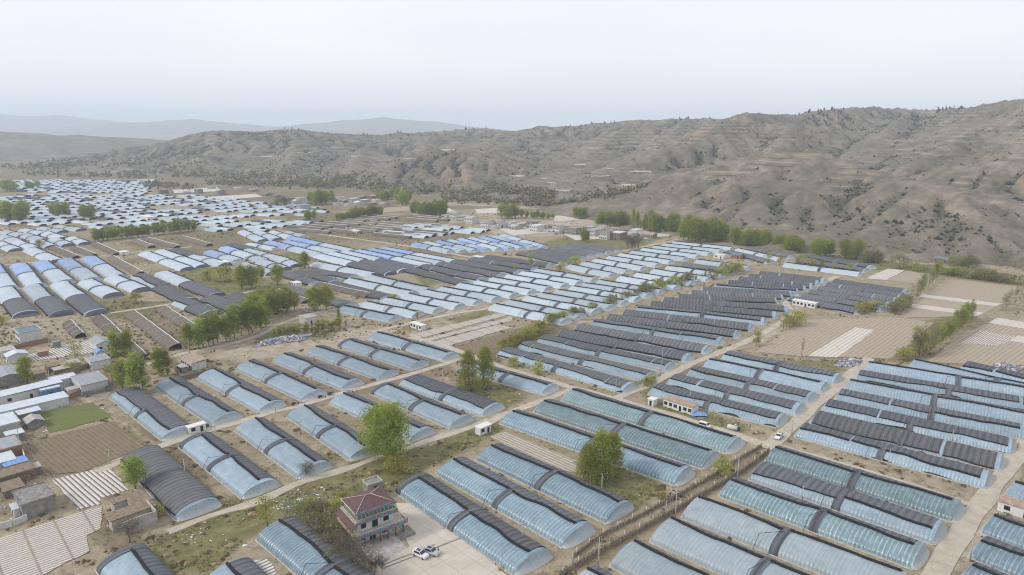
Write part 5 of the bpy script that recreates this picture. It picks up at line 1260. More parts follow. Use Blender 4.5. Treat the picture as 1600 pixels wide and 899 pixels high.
T('vase', 9, 3.6, 1.6, 'vase', 70, 16, .36, 'leaf_y', nv=3, nb=16, tr=.16, spread=.16)
T('sapling', 5.0, 1.0, .9, 'column', 30, 15, .30, 'leaf_y', nv=3, nb=7, tr=.06, spread=.28)
T('greyp', 11, 1.5, 1.0, 'column', 40, 14, .30, 'leaf_g', nv=4, nb=14, tr=.11, spread=.25, bark='bark_p')
T('bare', 7.5, 3.6, 1.4, 'vase', 80, 22, .22, 'twig', nv=3, nb=30, tr=.16, spread=.14)
T('bush', 2.4, 1.6, .2, 'round', 36, 20, .26, 'leaf_y', nv=4, nb=7, tr=.06, spread=.22, fill=.8)
T('bushd', 3.0, 2.1, .2, 'round', 44, 20, .30, 'leaf_g', nv=3, nb=7, tr=.06, spread=.22, fill=.8)
T('scrub', 4.6, 2.6, .3, 'multi', 36, 18, .26, 'leaf_g', nv=3, nb=10, tr=.06, spread=.2, fill=.6)
NAMES = {'big_round': ('round_tree', 'tree'), 'dense': ('dense_tree', 'tree'), 'poplar': ('poplar_tree', 'tree'), 'round': ('leafy_tree', 'tree'), 'roundd': ('leafy_tree', 'tree'), 'vase': ('spreading_tree', 'tree'),
         'sapling': ('sapling', 'sapling'), 'greyp': ('grey_poplar_tree', 'tree'), 'bare': ('bare_tree', 'tree'), 'bush': ('shrub', 'shrub'), 'bushd': ('shrub', 'shrub'), 'scrub': ('shrub', 'shrub')}
rt = random.Random(3)
def tree(kind, px, py, hpx, label, wide=1.0, group=None):
    """Base at a pixel, height in photo pixels."""
    g = P(px, py); d = math.hypot(g[0], g[1]); zc = g[1] * CP + CAM_H * SP
    hm = hpx * zc / F / math.cos(math.atan2(CAM_H, d)) 
    tm, cm, h0 = rt.choice(TM[kind]); s = hm / h0
    o = empty(NAMES[kind][0], g[0], g[1], 0, rt.uniform(0, 6.28)); w = s * wide * rt.uniform(.92, 1.08); o.scale = (w, w, s)
    obj('trunk', tm, o); obj('crown', cm, o)
    return tag(o, label, NAMES[kind][1], group)
def row(kind, pts, n, h0, h1, tail, group, jit=2.0, wide=1.0, kinds=None):
    pts = np.array(pts, float); L = np.r_[0, np.cumsum(np.hypot(*np.diff(pts, axis=0).T))]
    for k in range(n):
        t = L[-1] * (k + .5 + rt.uniform(-.25, .25)) / n; x = np.interp(t, L, pts[:, 0]) + rt.uniform(-1, 1) * jit; y = np.interp(t, L, pts[:, 1]) + rt.uniform(-1, 1) * jit * .35
        kd = rt.choice(kinds) if kinds else kind
        what = {'poplar': 'green poplar', 'round': 'leafy green tree', 'roundd': 'dark leafy tree', 'vase': 'thin spreading tree', 'sapling': 'yellow-green sapling', 'greyp': 'slim greyish poplar', 'bare': 'leafless tree', 'bush': 'yellow-green shrub', 'bushd': 'greyish shrub', 'scrub': 'brown-green shrub', 'dense': 'dense tree'}[kd]
        tree(kd, x, y, rt.uniform(h0, h1), '%s, %s %s' % (what, ordn(k + 1), tail), wide, group)
# single trees near the camera
tree('big_round', 605, 714, 77, 'broad round tree with pale inner branches at the greenhouse end')
tree('dense', 732, 613, 62, 'dense upright tree, shorter-crowned one of the twins by the lane', .95); tree('dense', 759, 606, 62, 'dense upright tree, the twin nearer the dark greenhouses', .85)
for k, (x, y, h, t) in enumerate(((917, 757, 58, 'lower one at the front of the clump among teal greenhouses'), (938, 752, 72, 'tallest one of the clump among teal greenhouses'), (956, 742, 60, 'back one of the clump among teal greenhouses'))): tree('dense', x, y, h, 'dense green tree, ' + t, 1.05, 'clump among teal greenhouses')
tree('round', 212, 764, 48, 'bright green tree standing against the fully covered greenhouse', .8); tree('bush', 240, 808, 16, 'yellow-green bush between the ruin and the covered greenhouse', 1.2)
tree('vase', 418, 823, 48, 'thin yellow-green tree at the upper end of a near greenhouse', .7); tree('bush', 622, 738, 22, 'bright yellow-green bush on the weedy strip', 1.5)
tree('bush', 708, 655 - 4, 8, 'small weed bush by the dirt track', 1.4); tree('bare', 479, 745, 22, 'small leafless tree at the end of a blue greenhouse', 1.1); tree('bare', 203, 848, 34, 'leafless bush in front of the broken grey wall', 1.1)
tree('bush', 1126, 745, 26, 'yellow-green bush beside the reed fence', .8); tree('bush', 1035, 780, 12, 'small green bush in the plot by the reed fence', .9)
tree('bush', 840, 585, 18, 'green shrub by the lane below the dark block', .8); tree('bush', 802, 572, 14, 'small shrub left of the dark block end', .9)
for k, (x, y, h, kd, w) in enumerate(((184,566,52,'poplar',1.3),(203,563,48,'poplar',1.3),(176,600,34,'vase',.8),(192,610,46,'round',.7),(212,616,62,'poplar',1.4),(224,612,58,'poplar',1.3),(250,588,44,'poplar',1.5),(262,586,40,'poplar',1.4))):
    tree(kd, x, y, h, 'tall green tree, %s of the village trees counted from the houses' % ordn(k + 1), w, 'village trees beside the first greenhouses')
tree('round', 43, 600, 40, 'green tree rising between the grey hall and the brick yard', .75); tree('vase', 118, 562, 26, 'thin brown-green tree over the striped village plot', 1.1); tree('bush', 112, 580, 14, 'small green bush in the brick yard', 1.0); tree('bush', 3, 508, 14, 'yellow-green bush at the edge beside the white house', 1)
row('poplar', [(297,546),(325,540),(352,533),(378,526),(402,519),(424,510)], 15, 40, 54, 'from the village in the poplar row on the road', 'poplar row on the village road', 5, 1.5)
row('poplar', [(390,505),(412,500),(430,492)], 5, 36, 46, 'of the poplars behind the roadside row', 'poplars behind the roadside row', 3, 1.5)
row('sapling', [(424,528),(450,525),(480,522),(510,518),(536,510)], 24, 13, 22, 'from the village in the sapling strip', 'sapling strip by the white block', 3, 1.2)
tree('poplar', 530, 506, 24, 'slim poplar at the end of the sapling strip', 1.0); tree('sapling', 652, 500, 14, 'small tree at the pale greenhouse end above the long prefab', 1.0)
for x, y, h, t in ((408,490,36,'left one of the big group above the poplars'),(428,492,40,'middle of the big group above the poplars'),(448,488,38,'right one of the big group above the poplars'),(460,484,26,'low one at the edge of the big group')): tree('roundd' if h > 30 else 'round', x, y, h, 'big leafy tree, ' + t, .9)
for x, y, h, t in ((492,486,36,'left one of the pair before the pale greenhouses'),(510,484,36,'right one of the pair before the pale greenhouses'),(476,419,24,'lone one in the blue field'),(434,445,30,'one left of the white hut by the dark pair'),(378,452,36,'left one of the pair below the blue field'),(394,451,34,'right one of the pair below the blue field'),(408,436,20,'small one behind the pair below the blue field')): tree('roundd', x, y, h, 'leafy green tree, ' + t, .85)
tree('bush', 213, 474, 16, 'green bush in the open plot above the bare frames', 1.0); tree('bush', 62, 386, 10, 'yellow-green bush beside the lone white tunnel', 1.1); tree('bush', 350, 440, 22, 'green bush beside the dark wide greenhouses', 1.1); tree('bush', 325, 437, 16, 'yellow-green bush on the waste plot', 1.1); tree('bush', 615, 470, 10, 'shrub at the village road by the dark pair', 1.1)
row('bush', [(785,547),(815,534),(845,518),(870,504)], 17, 11, 19, 'from the lane in the near shrub belt', 'shrub belt along the dark block', 3, .9, ['bush', 'bush', 'sapling'])
row('bush', [(872,503),(905,494),(935,484),(965,472),(1000,462),(1040,450),(1075,442),(1110,436),(1160,424)], 34, 10, 17, 'from the lane in the long shrub belt', 'shrub belt along the dark block', 3, .9, ['bush', 'sapling', 'bush', 'bushd'])
row('bush', [(868,424),(880,420),(900,412)], 5, 9, 14, 'by the pond in the far pale row', 'shrubs by the pond', 3, 1, ['bush', 'vase']); tree('sapling', 806, 425, 14, 'small bush at the grey block', 1.4); tree('sapling', 829, 420, 26, 'thin tree standing in the grey block', .9)
# far rows
row('roundd', [(143,378),(180,374),(220,370),(260,366),(306,360)], 22, 16, 22, 'from the white tunnels in the long tree row', 'long tree row across the fields', 2, .8)
row('roundd', [(2,343),(14,344),(28,345),(45,344)], 9, 20, 30, 'from the edge in the left tree cluster', 'left tree cluster', 3, .9)
row('roundd', [(82,336),(95,338),(110,338)], 4, 16, 22, 'in the small cluster behind the tunnels', 'small cluster behind the tunnels', 2, .9); row('roundd', [(128,342),(140,343),(148,341)], 3, 18, 22, 'of the three trees by the far tunnels', 'three trees by the far tunnels', 2, .9)
row('round', [(2,298),(12,300),(24,300)], 4, 14, 18, 'of the hazy trees at the left edge', 'hazy trees at the left edge', 2, 1); row('round', [(40,295),(52,297),(60,294)], 4, 10, 14, 'of the hazy trees inside the farthest field', 'hazy trees inside the farthest field', 3, 1)
row('roundd', [(645,336),(655,338),(668,339),(680,339),(694,338)], 16, 18, 26, 'from the road in the dense tree block', 'dense tree block', 2, .8, ['roundd', 'poplar'])
row('roundd', [(548,344),(562,341),(576,339),(598,338)], 12, 12, 19, 'in the orchard row above the abandoned field', 'orchard row', 2, .9, ['roundd', 'poplar', 'round']); row('round', [(526,344),(535,345),(545,344)], 4, 10, 14, 'of the low trees left of the orchard row', 'low trees', 2, 1)
row('roundd', [(486,318),(496,321),(506,320),(518,316)], 8, 14, 24, 'in the trees of the brown village', 'trees of the brown village', 2, .8); row('roundd', [(590,312),(600,314),(612,312)], 6, 12, 17, 'behind the brown village', 'trees behind the brown village', 2, .9)
row('round', [(622,316),(630,322),(640,318)], 6, 14, 24, 'between the brown village and the tree block', 'trees between village and block', 2, .8); row('round', [(475,345),(485,346),(495,340)], 5, 12, 18, 'beside the far pale tunnels', 'trees beside the far pale tunnels', 3, .8); row('bare', [(430,322),(445,324),(455,322)], 5, 12, 18, 'of the bare hazy trees near the far tunnels', 'bare hazy trees', 4, .9)
row('roundd', [(784,341),(795,342),(808,341)], 5, 16, 21, 'in the clump above the grey village', 'clump above the grey village', 2, .9); row('round', [(815,340),(835,342),(865,343)], 9, 9, 13, 'in the low row above the grey village', 'low row above the grey village', 2, .9)
row('round', [(898,341),(906,342),(915,340)], 4, 14, 18, 'behind the middle of the grey village', 'trees behind the grey village', 2, .9); row('roundd', [(933,353),(945,353),(960,354),(978,353)], 11, 17, 23, 'from the village in the first tree belt', 'first tree belt', 2, .9)
row('roundd', [(988,356),(1003,360),(1018,362),(1034,364),(1050,365),(1064,366)], 16, 15, 32, 'from the village in the second tree belt', 'second tree belt', 3, .75, ['roundd', 'poplar', 'round'])
row('roundd', [(1068,375),(1080,377),(1094,378),(1108,378),(1122,377),(1132,376)], 13, 26, 38, 'from the pale greenhouses in the tall tree belt', 'tall tree belt', 3, .9); row('bare', [(978,388),(988,390),(998,388)], 4, 16, 22, 'of the brown willows before the tree belts', 'brown willows', 2, 1.1); row('roundd', [(910,378),(918,379)], 2, 17, 20, 'in front of the grey village', 'trees in front of the grey village', 1, .8)
row('roundd', [(1145,383),(1160,384),(1175,385),(1190,386),(1203,387)], 10, 20, 27, 'from the pale greenhouses in the river trees', 'river trees', 3, .9); row('roundd', [(1210,390),(1225,392),(1240,394),(1256,395)], 7, 20, 26, 'in the second group of river trees', 'river trees', 3, .95); row('roundd', [(1270,400),(1284,402),(1297,401)], 5, 22, 27, 'in the third group of river trees', 'river trees', 3, .9)
row('roundd', [(1316,404),(1328,405),(1342,404)], 5, 22, 30, 'in the fourth group of river trees', 'river trees', 3, .9); row('bushd', [(1348,410),(1362,411),(1376,408)], 5, 14, 20, 'of the low trees at the end of the dark block', 'low trees at the dark block end', 3, 1); row('sapling', [(1190,412),(1215,414),(1262,420),(1312,424),(1340,424)], 7, 12, 22, 'before the long dark block', 'thin trees before the long dark block', 2, 1.2, ['sapling', 'vase'])
row('greyp', [(1385,398),(1400,400),(1416,402)], 5, 14, 20, 'of the hazy poplars by the river bed', 'hazy poplars by the river bed', 3, 1.4); row('bushd', [(1400,418),(1440,424),(1500,432),(1560,440),(1604,446)], 22, 10, 18, 'from the dark block in the field edge hedge', 'field edge hedge', 3, 1.2, ['bushd', 'greyp', 'bush'])
row('round', [(1485,416),(1495,418),(1510,416),(1530,420)], 7, 12, 17, 'of the pale trees by the slate roofed house', 'pale trees by the slate roofed house', 4, 1.0, ['greyp', 'bushd', 'round']); row('greyp', [(1545,414),(1570,418),(1598,420)], 7, 10, 15, 'of the hazy trees right of the river bed', 'hazy trees right of the river bed', 4, 1.3)
row('greyp', [(1425,470),(1435,462),(1446,450),(1456,442),(1466,432)], 16, 24, 34, 'from the dark block in the grey poplar row', 'grey poplar row', 2, .9, ['greyp', 'greyp', 'poplar']); row('bushd', [(1395,490),(1405,484),(1418,476)], 5, 12, 18, 'at the foot of the grey poplar row', 'shrubs at the poplar row', 3, 1)
row('greyp', [(1424,560),(1440,556),(1452,550),(1464,541)], 15, 36, 52, 'from the sack heap in the near poplar row', 'near poplar row', 2, .9, ['greyp', 'greyp', 'greyp', 'vase']); row('poplar', [(1466,540),(1480,531),(1495,520),(1508,509),(1522,497)], 20, 26, 38, 'from the grey ones in the green poplar row', 'near poplar row', 2, .9, ['poplar', 'poplar', 'greyp'])
row('greyp', [(1562,488),(1576,480),(1590,471),(1605,462)], 9, 24, 34, 'of the grey poplars at the river field corner', 'grey poplars at the river field corner', 3, 1.2); row('bushd', [(1222,516),(1230,512),(1240,506)], 4, 16, 24, 'on the bank by the lane bend', 'shrubs on the bank', 2, 1.1, ['vase', 'bush']); row('bush', [(1180,542),(1188,538)], 2, 16, 24, 'on the bank below the lane bend', 'shrubs on the bank', 2, .8, ['vase'])
tree('greyp', 1253, 560, 32, 'slim grey poplar alone in the tan field', .7); tree('bush', 1412, 560, 16, 'yellow-green bush at the foot of the near poplar row', 1.2); row('bush', [(1335,492),(1360,486),(1375,480)], 4, 10, 15, 'at the lower edge of the small dark block', 'shrubs at the small dark block', 2, 1.2)
row('bush', [(1008,604),(1020,600)], 2, 10, 16, 'by the tiny white hut', 'shrubs by the tiny hut', 1, 1)
# scrub left of the maroon-roofed house
for k, (x, y, h, kd) in enumerate(((476,812,30,'scrub'),(492,806,28,'bushd'),(508,802,26,'scrub'),(522,796,22,'bush'),(488,830,36,'scrub'),(505,826,34,'scrub'),(520,818,30,'bushd'),(498,846,38,'scrub'),(515,842,34,'scrub'),(530,838,30,'bushd'),(512,860,36,'scrub'),(528,856,34,'scrub'),(543,856,26,'bushd'),(485,795,22,'bush'),(535,782,18,'bush'),(530,876,38,'scrub'),(470,796,20,'bushd'))):
    tree(kd, x, y, h * .62, 'tangled grey-green shrub, %s in the thicket left of the maroon-roofed house' % ordn(k + 1), 1.3, 'thicket left of the house')
for k, (x, y, h) in enumerate(((543,884,48),(556,892,44),(570,902,46),(586,900,30),(597,896,22))): tree('bare', x, y, h, 'leafless brown tree, %s along the plaza edge below the house' % ordn(k + 1), .8, 'leafless trees along the plaza')
# ------------------------------------------------------------------ reed fence, poles, vehicles, heaps
def reed_fence(pts, h, label, seed):
    W_ = np.array([P(*p) for p in pts]); L = np.r_[0, np.cumsum(np.hypot(*np.diff(W_, axis=0).T))]; o_ = W_[0]
    o = empty('reed_fence', o_[0], o_[1]); rg = np.random.default_rng(seed)
    def at(t): return np.array([np.interp(t, L, W_[:, 0]), np.interp(t, L, W_[:, 1])]) - o_
    mb = MB(); n = int(L[-1] / .11)
    d0 = (W_[-1] - W_[0]) / np.hypot(*(W_[-1] - W_[0])); nn = np.array([-d0[1], d0[0]])
    for k in range(n):
        p = at(L[-1] * k / n) + nn * rg.normal(0, .10); hh = h * (.72 + .28 * vnoise(np.array([k / 14.]), np.array([seed * 1.]), 3)[0]) * rg.uniform(.75, 1.18); w = rg.uniform(.05, .10); l = rg.normal(0, .12, 2); a = rg.uniform(0, 6.28)
        v = [(p[0] + w * math.cos(a + i * 2.094), p[1] + w * math.sin(a + i * 2.094), -.1) for i in range(3)]; v += [(x + l[0], y + l[1], hh * rg.uniform(.9, 1)) for x, y, z in v]
        mb.add(v, [(0, 1, 4, 3), (1, 2, 5, 4), (2, 0, 3, 5), (3, 4, 5)], int(rg.random() < .4))
    t = np.arange(0, L[-1], 1.0); G = np.zeros((len(t), 4, 3))
    for i, q in enumerate(t):
        p = at(q); hh = h * (.38 + .25 * vnoise(np.array([q / 1.6]), np.array([seed * 2.]), 5)[0])
        for j, (s, z) in enumerate(((.10, -.1), (.06, hh), (-.06, hh), (-.10, -.1))): G[i, j] = (*(p + nn * s), z)
    mb.grid(G[:, ::-1], 0, False)
    obj('reeds', mb.mesh('reeds', [MT['reed'], MT['reed_l']]), o)
    for q in np.arange(1.5, L[-1], 6.0):
        p = at(q); m = MB(); l = rg.normal(0, .15, 2); m.tube([(p[0], p[1], 0), (p[0] + l[0], p[1] + l[1], h + .5)], .09, 5); obj('post', m.mesh('post', MT['cap']), o)
    return tag(o, label, 'fence')
MT['reed'] = plain('dry_reed', (.31, .255, .195), .95, .1, .3, 2.5); MT['reed_l'] = plain('pale_reed', (.43, .37, .295), .95, .1, .25, 2.5)
reed_fence([(872,903),(930,868),(1000,830),(1080,785),(1160,738),(1202,706)], 2.1, 'brushwood fence along the grey film greenhouses, front one of the two', 4)
reed_fence([(895,872),(935,842),(1000,808),(1060,776),(1110,748),(1150,722),(1190,699)], 1.8, 'brushwood fence along the sky blue greenhouses, back one of the two', 9)

def pole(px, py, hpx, label, arms=1):
    g = P(px, py); zc = g[1] * CP + CAM_H * SP; h = min(11, max(5, hpx * zc / F / math.cos(math.atan2(CAM_H, math.hypot(*g)))))
    o = empty('utility_pole', g[0], g[1], 0, rt.uniform(.3, 1.0))
    m = MB(); m.tube([(0, 0, -.2), (0, 0, h)], [.17, .11], 8); obj('shaft', m.mesh('shaft', MT['pole_w']), o)
    for k in range(arms):
        m = MB(); m.box(-.9, .9, -.05, .05, h - .5 - k * .8, h - .4 - k * .8); c = obj('cross_arm', m.mesh('cross_arm', MT['pole']), o)
        for x in (-.8, 0, .8):
            i = MB(); i.tube([(x, 0, h - .4 - k * .8), (x, 0, h - .15 - k * .8)], .05, 5); obj('insulator', i.mesh('insulator', MT['white']), c)
    return tag(o, label, 'utility pole')
for x, y, h, t in ((296,552,24,'at the rusty roofed house'),(237,492,14,'among the bare frames'),(265,511,16,'beside the fourth bare frame'),(48,600,26,'on the mud wall behind the long white roof'),(78,596,20,'on the yard wall by the pale wing'),(32,702,34,'beside the ploughed plot'),(172,725,18,'at the corner of the ploughed plot'),(85,793,32,'beside the grey concrete house'),
  (202,676,30,'beside the half covered first greenhouse'),(290,748,30,'left of the ruin-side blue greenhouse'),(470,680,22,'between two blue greenhouses below the lane'),(431,645,18,'at the lane edge near the tricycles'),(489,603,16,'in the row above the lane'),(558,613,14,'on the lane, middle'),(658,587,14,'on the lane, far end'),(692,600,20,'left of the twin dense trees'),
  (816,852,32,'in the tan gap beside the plaza'),(940,776,34,'in front of the teal tree clump'),(1055,812,44,'tall one on the reed fence'),(1040,808,22,'short one on the back reed fence'),(935,892,48,'nearest one on the reed fence'),(895,882,24,'at the near end of the back reed fence'),(1152,752,40,'at the far end of the front reed fence'),
  (962,618,26,'at the lane junction by the big dark block'),(1032,588,24,'on the lane along the dark block'),(1035,563,18,'among the dark quilts'),(1088,546,16,'at the ends of the dark quilts'),(1116,512,12,'in the middle of the dark block'),(1035,632,22,'behind the tiny white hut'),(1078,628,14,'behind the long brown-roofed hut'),(1237,678,22,'beside the pickup'),(1387,736,34,'on the bare strip above the narrow lane'),(1253,784,22,'in the quilted gap right of the reed fence'),(1487,692,20,'between two half covered greenhouses at the main road'),(1197,572,16,'left of the straight road end'),(1573,591,18,'behind the sack heap block'),(1542,616,14,'among the film roofs beside the main road'),
  (833,558,14,'in the dark block near the junction'),(512,600,16,'in the gap of the near row'),(753,548,16,'in the dark ploughed strip'),(1590,700,20,'at the main road bend'),(1515,878,46,'right side of the main road'),(237,425,16,'by the long white pair'),(565,380,14,'on the pale track'),(690,400,14,'behind the bright blue greenhouses'),(1160,400,14,'by the far pale greenhouses'),(220,482,16,'on the lane above the bare frames'),(377,452,16,'beside the big leafy pair')):
    pole(x, y, h, 'grey concrete utility pole ' + t, 1 if h < 40 else 2)

# vehicles
MT['car_w'] = plain('white_car_paint', (.66, .67, .68), .3, .5, .03); MT['car_s'] = plain('silver_car_paint', (.42, .44, .46), .3, .5, .03); MT['car_d'] = plain('dark_car_paint', (.05, .06, .065), .3, .5, .05)
MT['tyre'] = plain('tyre', (.02, .02, .02), .9); MT['rim'] = plain('rim', (.35, .35, .36), .4); MT['glassd'] = plain('car_glass', (.025, .03, .035), .12, .5, .05); MT['lamp'] = plain('headlamp', (.6, .6, .58), .2); MT['tail'] = plain('tail_lamp', (.30, .02, .02), .3)
MT['yellow'] = plain('yellow_paint', (.55, .34, .04), .5); MT['redp'] = plain('dark_red_paint', (.18, .035, .03), .5)
def vehicle(px, py, rz, paint, label, kind='suv', cat='car', name='parked_car', z=.13):
    g = P(px, py); o = empty(name, g[0], g[1], z, rz); W = .92
    if kind == 'suv': prof = [(-2.25,.45),(-2.3,.95),(-2.15,1.05),(-1.9,1.68),(-1.4,1.75),(.35,1.72),(1.05,1.12),(2.05,.98),(2.28,.75),(2.28,.40)]
    elif kind == 'van': prof = [(-2.2,.4),(-2.25,1.2),(-2.15,1.85),(-1.6,1.92),(.9,1.9),(1.55,1.2),(2.15,1.0),(2.25,.7),(2.25,.4)]
    else: prof = [(-2.5,.5),(-2.55,1.0),(-2.5,1.05),(-.75,1.05),(-.65,1.68),(.45,1.70),(1.15,1.12),(2.2,1.0),(2.45,.75),(2.45,.45)]
    n = len(prof); ws = [W * (.98 if z_ < 1.1 else .80) for x, z_ in prof]
    m = MB(); m.add([(x, -w, z_) for (x, z_), w in zip(prof, ws)] + [(x, w, z_) for (x, z_), w in zip(prof, ws)], [tuple(range(n)), tuple(reversed(range(n, 2 * n)))] + [(i, n + i, n + (i + 1) % n, (i + 1) % n) for i in range(n)])
    m.f[0], m.f[1] = tuple(reversed(m.f[0])), tuple(reversed(m.f[1]))
    bd = m.mesh('body', MT[paint]); b = obj('body', bd, o)
    for s in (-1, 1):
        m = MB(); x0, x1 = (-1.85, .75) if kind == 'suv' else ((-1.95, 1.2) if kind == 'van' else (-.5, .8)); zt = 1.62 if kind != 'van' else 1.75
        m.add([(x0, s * (W * .93 + .01), 1.10), (x1, s * (W * .93 + .01), 1.10), (x1 - .55, s * (W * .80 + .02), zt), (x0 + .18, s * (W * .80 + .02), zt)], [(0, 1, 2, 3) if s < 0 else (3, 2, 1, 0)]); obj('side_window', m.mesh('side_window', MT['glassd']), o)
    fx = {'suv': ((.40, 1.70), (1.02, 1.15)), 'van': ((.95, 1.86), (1.53, 1.24)), 'pickup': ((.50, 1.67), (1.12, 1.15))}[kind]
    m = MB(); (a, za), (c, zc_) = fx; m.add([(a + .03, -.68, za + .02), (a + .03, .68, za + .02), (c + .03, .8, zc_ + .03), (c + .03, -.8, zc_ + .03)], [(3, 2, 1, 0)]); obj('windscreen', m.mesh('windscreen', MT['glassd']), o)
    bx = {'suv': ((-2.14, 1.12), (-1.94, 1.62)), 'van': ((-2.24, 1.25), (-2.17, 1.78)), 'pickup': ((-.755, 1.12), (-.69, 1.62))}[kind]
    m = MB(); (a, za), (c, zc_) = bx; m.add([(a - .03, -.75, za), (a - .03, .75, za), (c - .03, .66, zc_), (c - .03, -.66, zc_)], [(0, 3, 2, 1)]); obj('rear_window', m.mesh('rear_window', MT['glassd']), o)
    for x in (-1.4, 1.4):
        for s in (-1, 1):
            m = MB(); m.tube([(x, s * .72, .34), (x, s * .95, .34)], .34, 14); w = obj('wheel', m.mesh('wheel', MT['tyre']), o); m = MB(); m.tube([(x, s * .90, .34), (x, s * .965, .34)], .19, 10); obj('rim', m.mesh('rim', MT['rim']), w)
    xe = prof[-2][0]
    for s in (-1, 1):
        m = MB(); m.box(xe - .12, xe + .03, s * .68 - .18, s * .68 + .18, .72, .88); obj('headlight', m.mesh('headlight', MT['lamp']), o)
        m = MB(); m.box(prof[0][0] - .08, prof[0][0] + .05, s * .75 - .10, s * .75 + .10, .80, 1.0); obj('tail_light', m.mesh('tail_light', MT['tail']), o)
    if kind == 'suv':
        for s in (-1, 1): m = MB(); m.box(-1.7, .2, s * .62 - .03, s * .62 + .03, 1.74, 1.80); obj('roof_rail', m.mesh('roof_rail', MT['rim']), o)
        m = MB(); m.box(-1.2, .1, -.42, .42, 1.735, 1.765); obj('sunroof', m.mesh('sunroof', MT['glassd']), o)
    if kind == 'pickup':
        m = MB(); m.box(-2.45, -.85, -.78, .78, 1.02, 1.09); obj('load_bed', m.mesh('load_bed', MT['dark']), o)
    return tag(o, label, cat)
hr = ang - math.pi / 2
vehicle(657, 870, hr + .35, 'car_w', 'white SUV with a dark sunroof parked on the plaza'); vehicle(674, 866, hr + .45, 'car_s', 'silver estate car parked on the plaza beside the white SUV')
vehicle(1217, 685, math.atan2(*(P(1275,632) - P(1198,702))[::-1]) + math.pi, 'car_w', 'white pickup with a dark load bed on the straight road', 'pickup', 'pickup', 'pickup_truck', .14)
vehicle(1101, 668, math.atan2(*(P(1165,683) - P(1060,652))[::-1]), 'car_w', 'white van on the lane beyond the teal greenhouses', 'van', 'van', 'white_van', .12); vehicle(1088, 401, .6, 'car_d', 'dark van at the road end of the far pale greenhouses', 'van', 'van', 'dark_van', .15)
def trike(px, py, rz, paint, label):
    g = P(px, py); o = empty('cargo_tricycle', g[0], g[1], .1, rz)
    m = MB(); m.box(-1.5, .1, -.6, .6, .55, .62); m.box(-1.5, .1, -.6, -.55, .62, .95); m.box(-1.5, .1, .55, .6, .62, .95); m.box(-1.5, -1.45, -.55, .55, .62, .95); m.box(.05, .1, -.55, .55, .62, .95); obj('cargo_box', m.mesh('cargo_box', MT[paint]), o)
    m = MB(); m.tube([(.1, 0, .5), (.9, 0, .55), (1.35, 0, 1.05)], .06, 6); obj('frame', m.mesh('frame', MT['pole']), o); m = MB(); m.box(.2, .75, -.18, .18, .72, .86); obj('saddle', m.mesh('saddle', MT['dark']), o)
    m = MB(); m.tube([(1.25, -.38, 1.08), (1.35, 0, 1.05), (1.25, .38, 1.08)], .03, 5); obj('handlebar', m.mesh('handlebar', MT['pole']), o)
    for x, y in ((-1.0, -.62), (-1.0, .62), (1.4, 0)): m = MB(); m.tube([(x, y - .06, .3), (x, y + .06, .3)], .3, 12); obj('wheel', m.mesh('wheel', MT['tyre']), o)
    return tag(o, label, 'tricycle')
trike(461, 633, .7, 'car_d', 'dark cargo tricycle on the lane edge by a greenhouse end'); trike(503, 622, .3, 'redp', 'dark red cargo tricycle in the gap above the lane'); trike(517, 617, 1.2, 'car_d', 'black cargo tricycle next to the dark red one'); trike(546, 614, .6, 'car_s', 'grey cargo tricycle at the upper end of a lower greenhouse'); trike(627, 508, .8, 'car_d', 'dark cargo tricycle beside the long white prefab')
g = P(236, 561); o = empty('excavator', g[0], g[1], .1, 1.0)
m = MB(); m.box(-1.4, 1.4, -1.1, -.6, 0, .55); m.box(-1.4, 1.4, .6, 1.1, 0, .55); obj('tracks', m.mesh('tracks', MT['tyre']), o); m = MB(); m.box(-1.5, .9, -1.0, 1.0, .7, 1.5); obj('body', m.mesh('body', MT['yellow']), o)
m = MB(); m.box(-.2, .9, -.95, .0, 1.5, 2.6); obj('cab', m.mesh('cab', MT['glassd']), o); m = MB(); m.tube([(.9, .3, 1.3), (2.6, .3, 3.0), (3.8, .3, 1.6)], .18, 6); m.box(3.5, 4.2, -.1, .7, .9, 1.5); obj('digging_arm', m.mesh('digging_arm', MT['yellow']), o); tag(o, 'small yellow excavator between the village trees', 'excavator')
# a person in dark clothes at the car boot
g = P(685, 866); pj = [(0,0,.92),(0,0,1.15),(0,0,1.38),(0,0,1.50),(0,.01,1.62),(0,.01,1.72),(-.10,0,.88),(-.12,.02,.48),(-.12,0,.06),(-.12,.12,.03),(.10,0,.88),(.12,-.03,.48),(.13,-.05,.06),(.13,.07,.03),(-.19,0,1.38),(-.25,.03,1.12),(-.22,.16,.92),(.19,0,1.38),(.26,.05,1.14),(.20,.25,1.02)]
pe = [(0,1),(1,2),(2,3),(3,4),(4,5),(0,6),(6,7),(7,8),(8,9),(0,10),(10,11),(11,12),(12,13),(2,14),(14,15),(15,16),(2,17),(17,18),(18,19)]
pr = [.15,.14,.16,.06,.10,.09,.10,.075,.05,.04,.10,.075,.05,.04,.07,.05,.035,.07,.05,.035]
me = bpy.data.meshes.new('person'); me.from_pydata(pj, pe, []); me.materials.append(plain('dark_clothes', (.035, .035, .045), .9)); o = obj('person', me); o.location = (g[0], g[1], .13); o.rotation_euler = (0, 0, 2.4)
sk_ = o.modifiers.new('skin', 'SKIN'); ly = me.skin_vertices[0].data if me.skin_vertices else None
if ly is None:
    bpy.context.view_layer.update()
for i, r_ in enumerate(pr):
    if me.skin_vertices: me.skin_vertices[0].data[i].radius = (r_, r_ * .8)
if me.skin_vertices: me.skin_vertices[0].data[0].use_root = True
sb_ = o.modifiers.new('sub', 'SUBSURF'); sb_.levels = 1; sb_.render_levels = 1
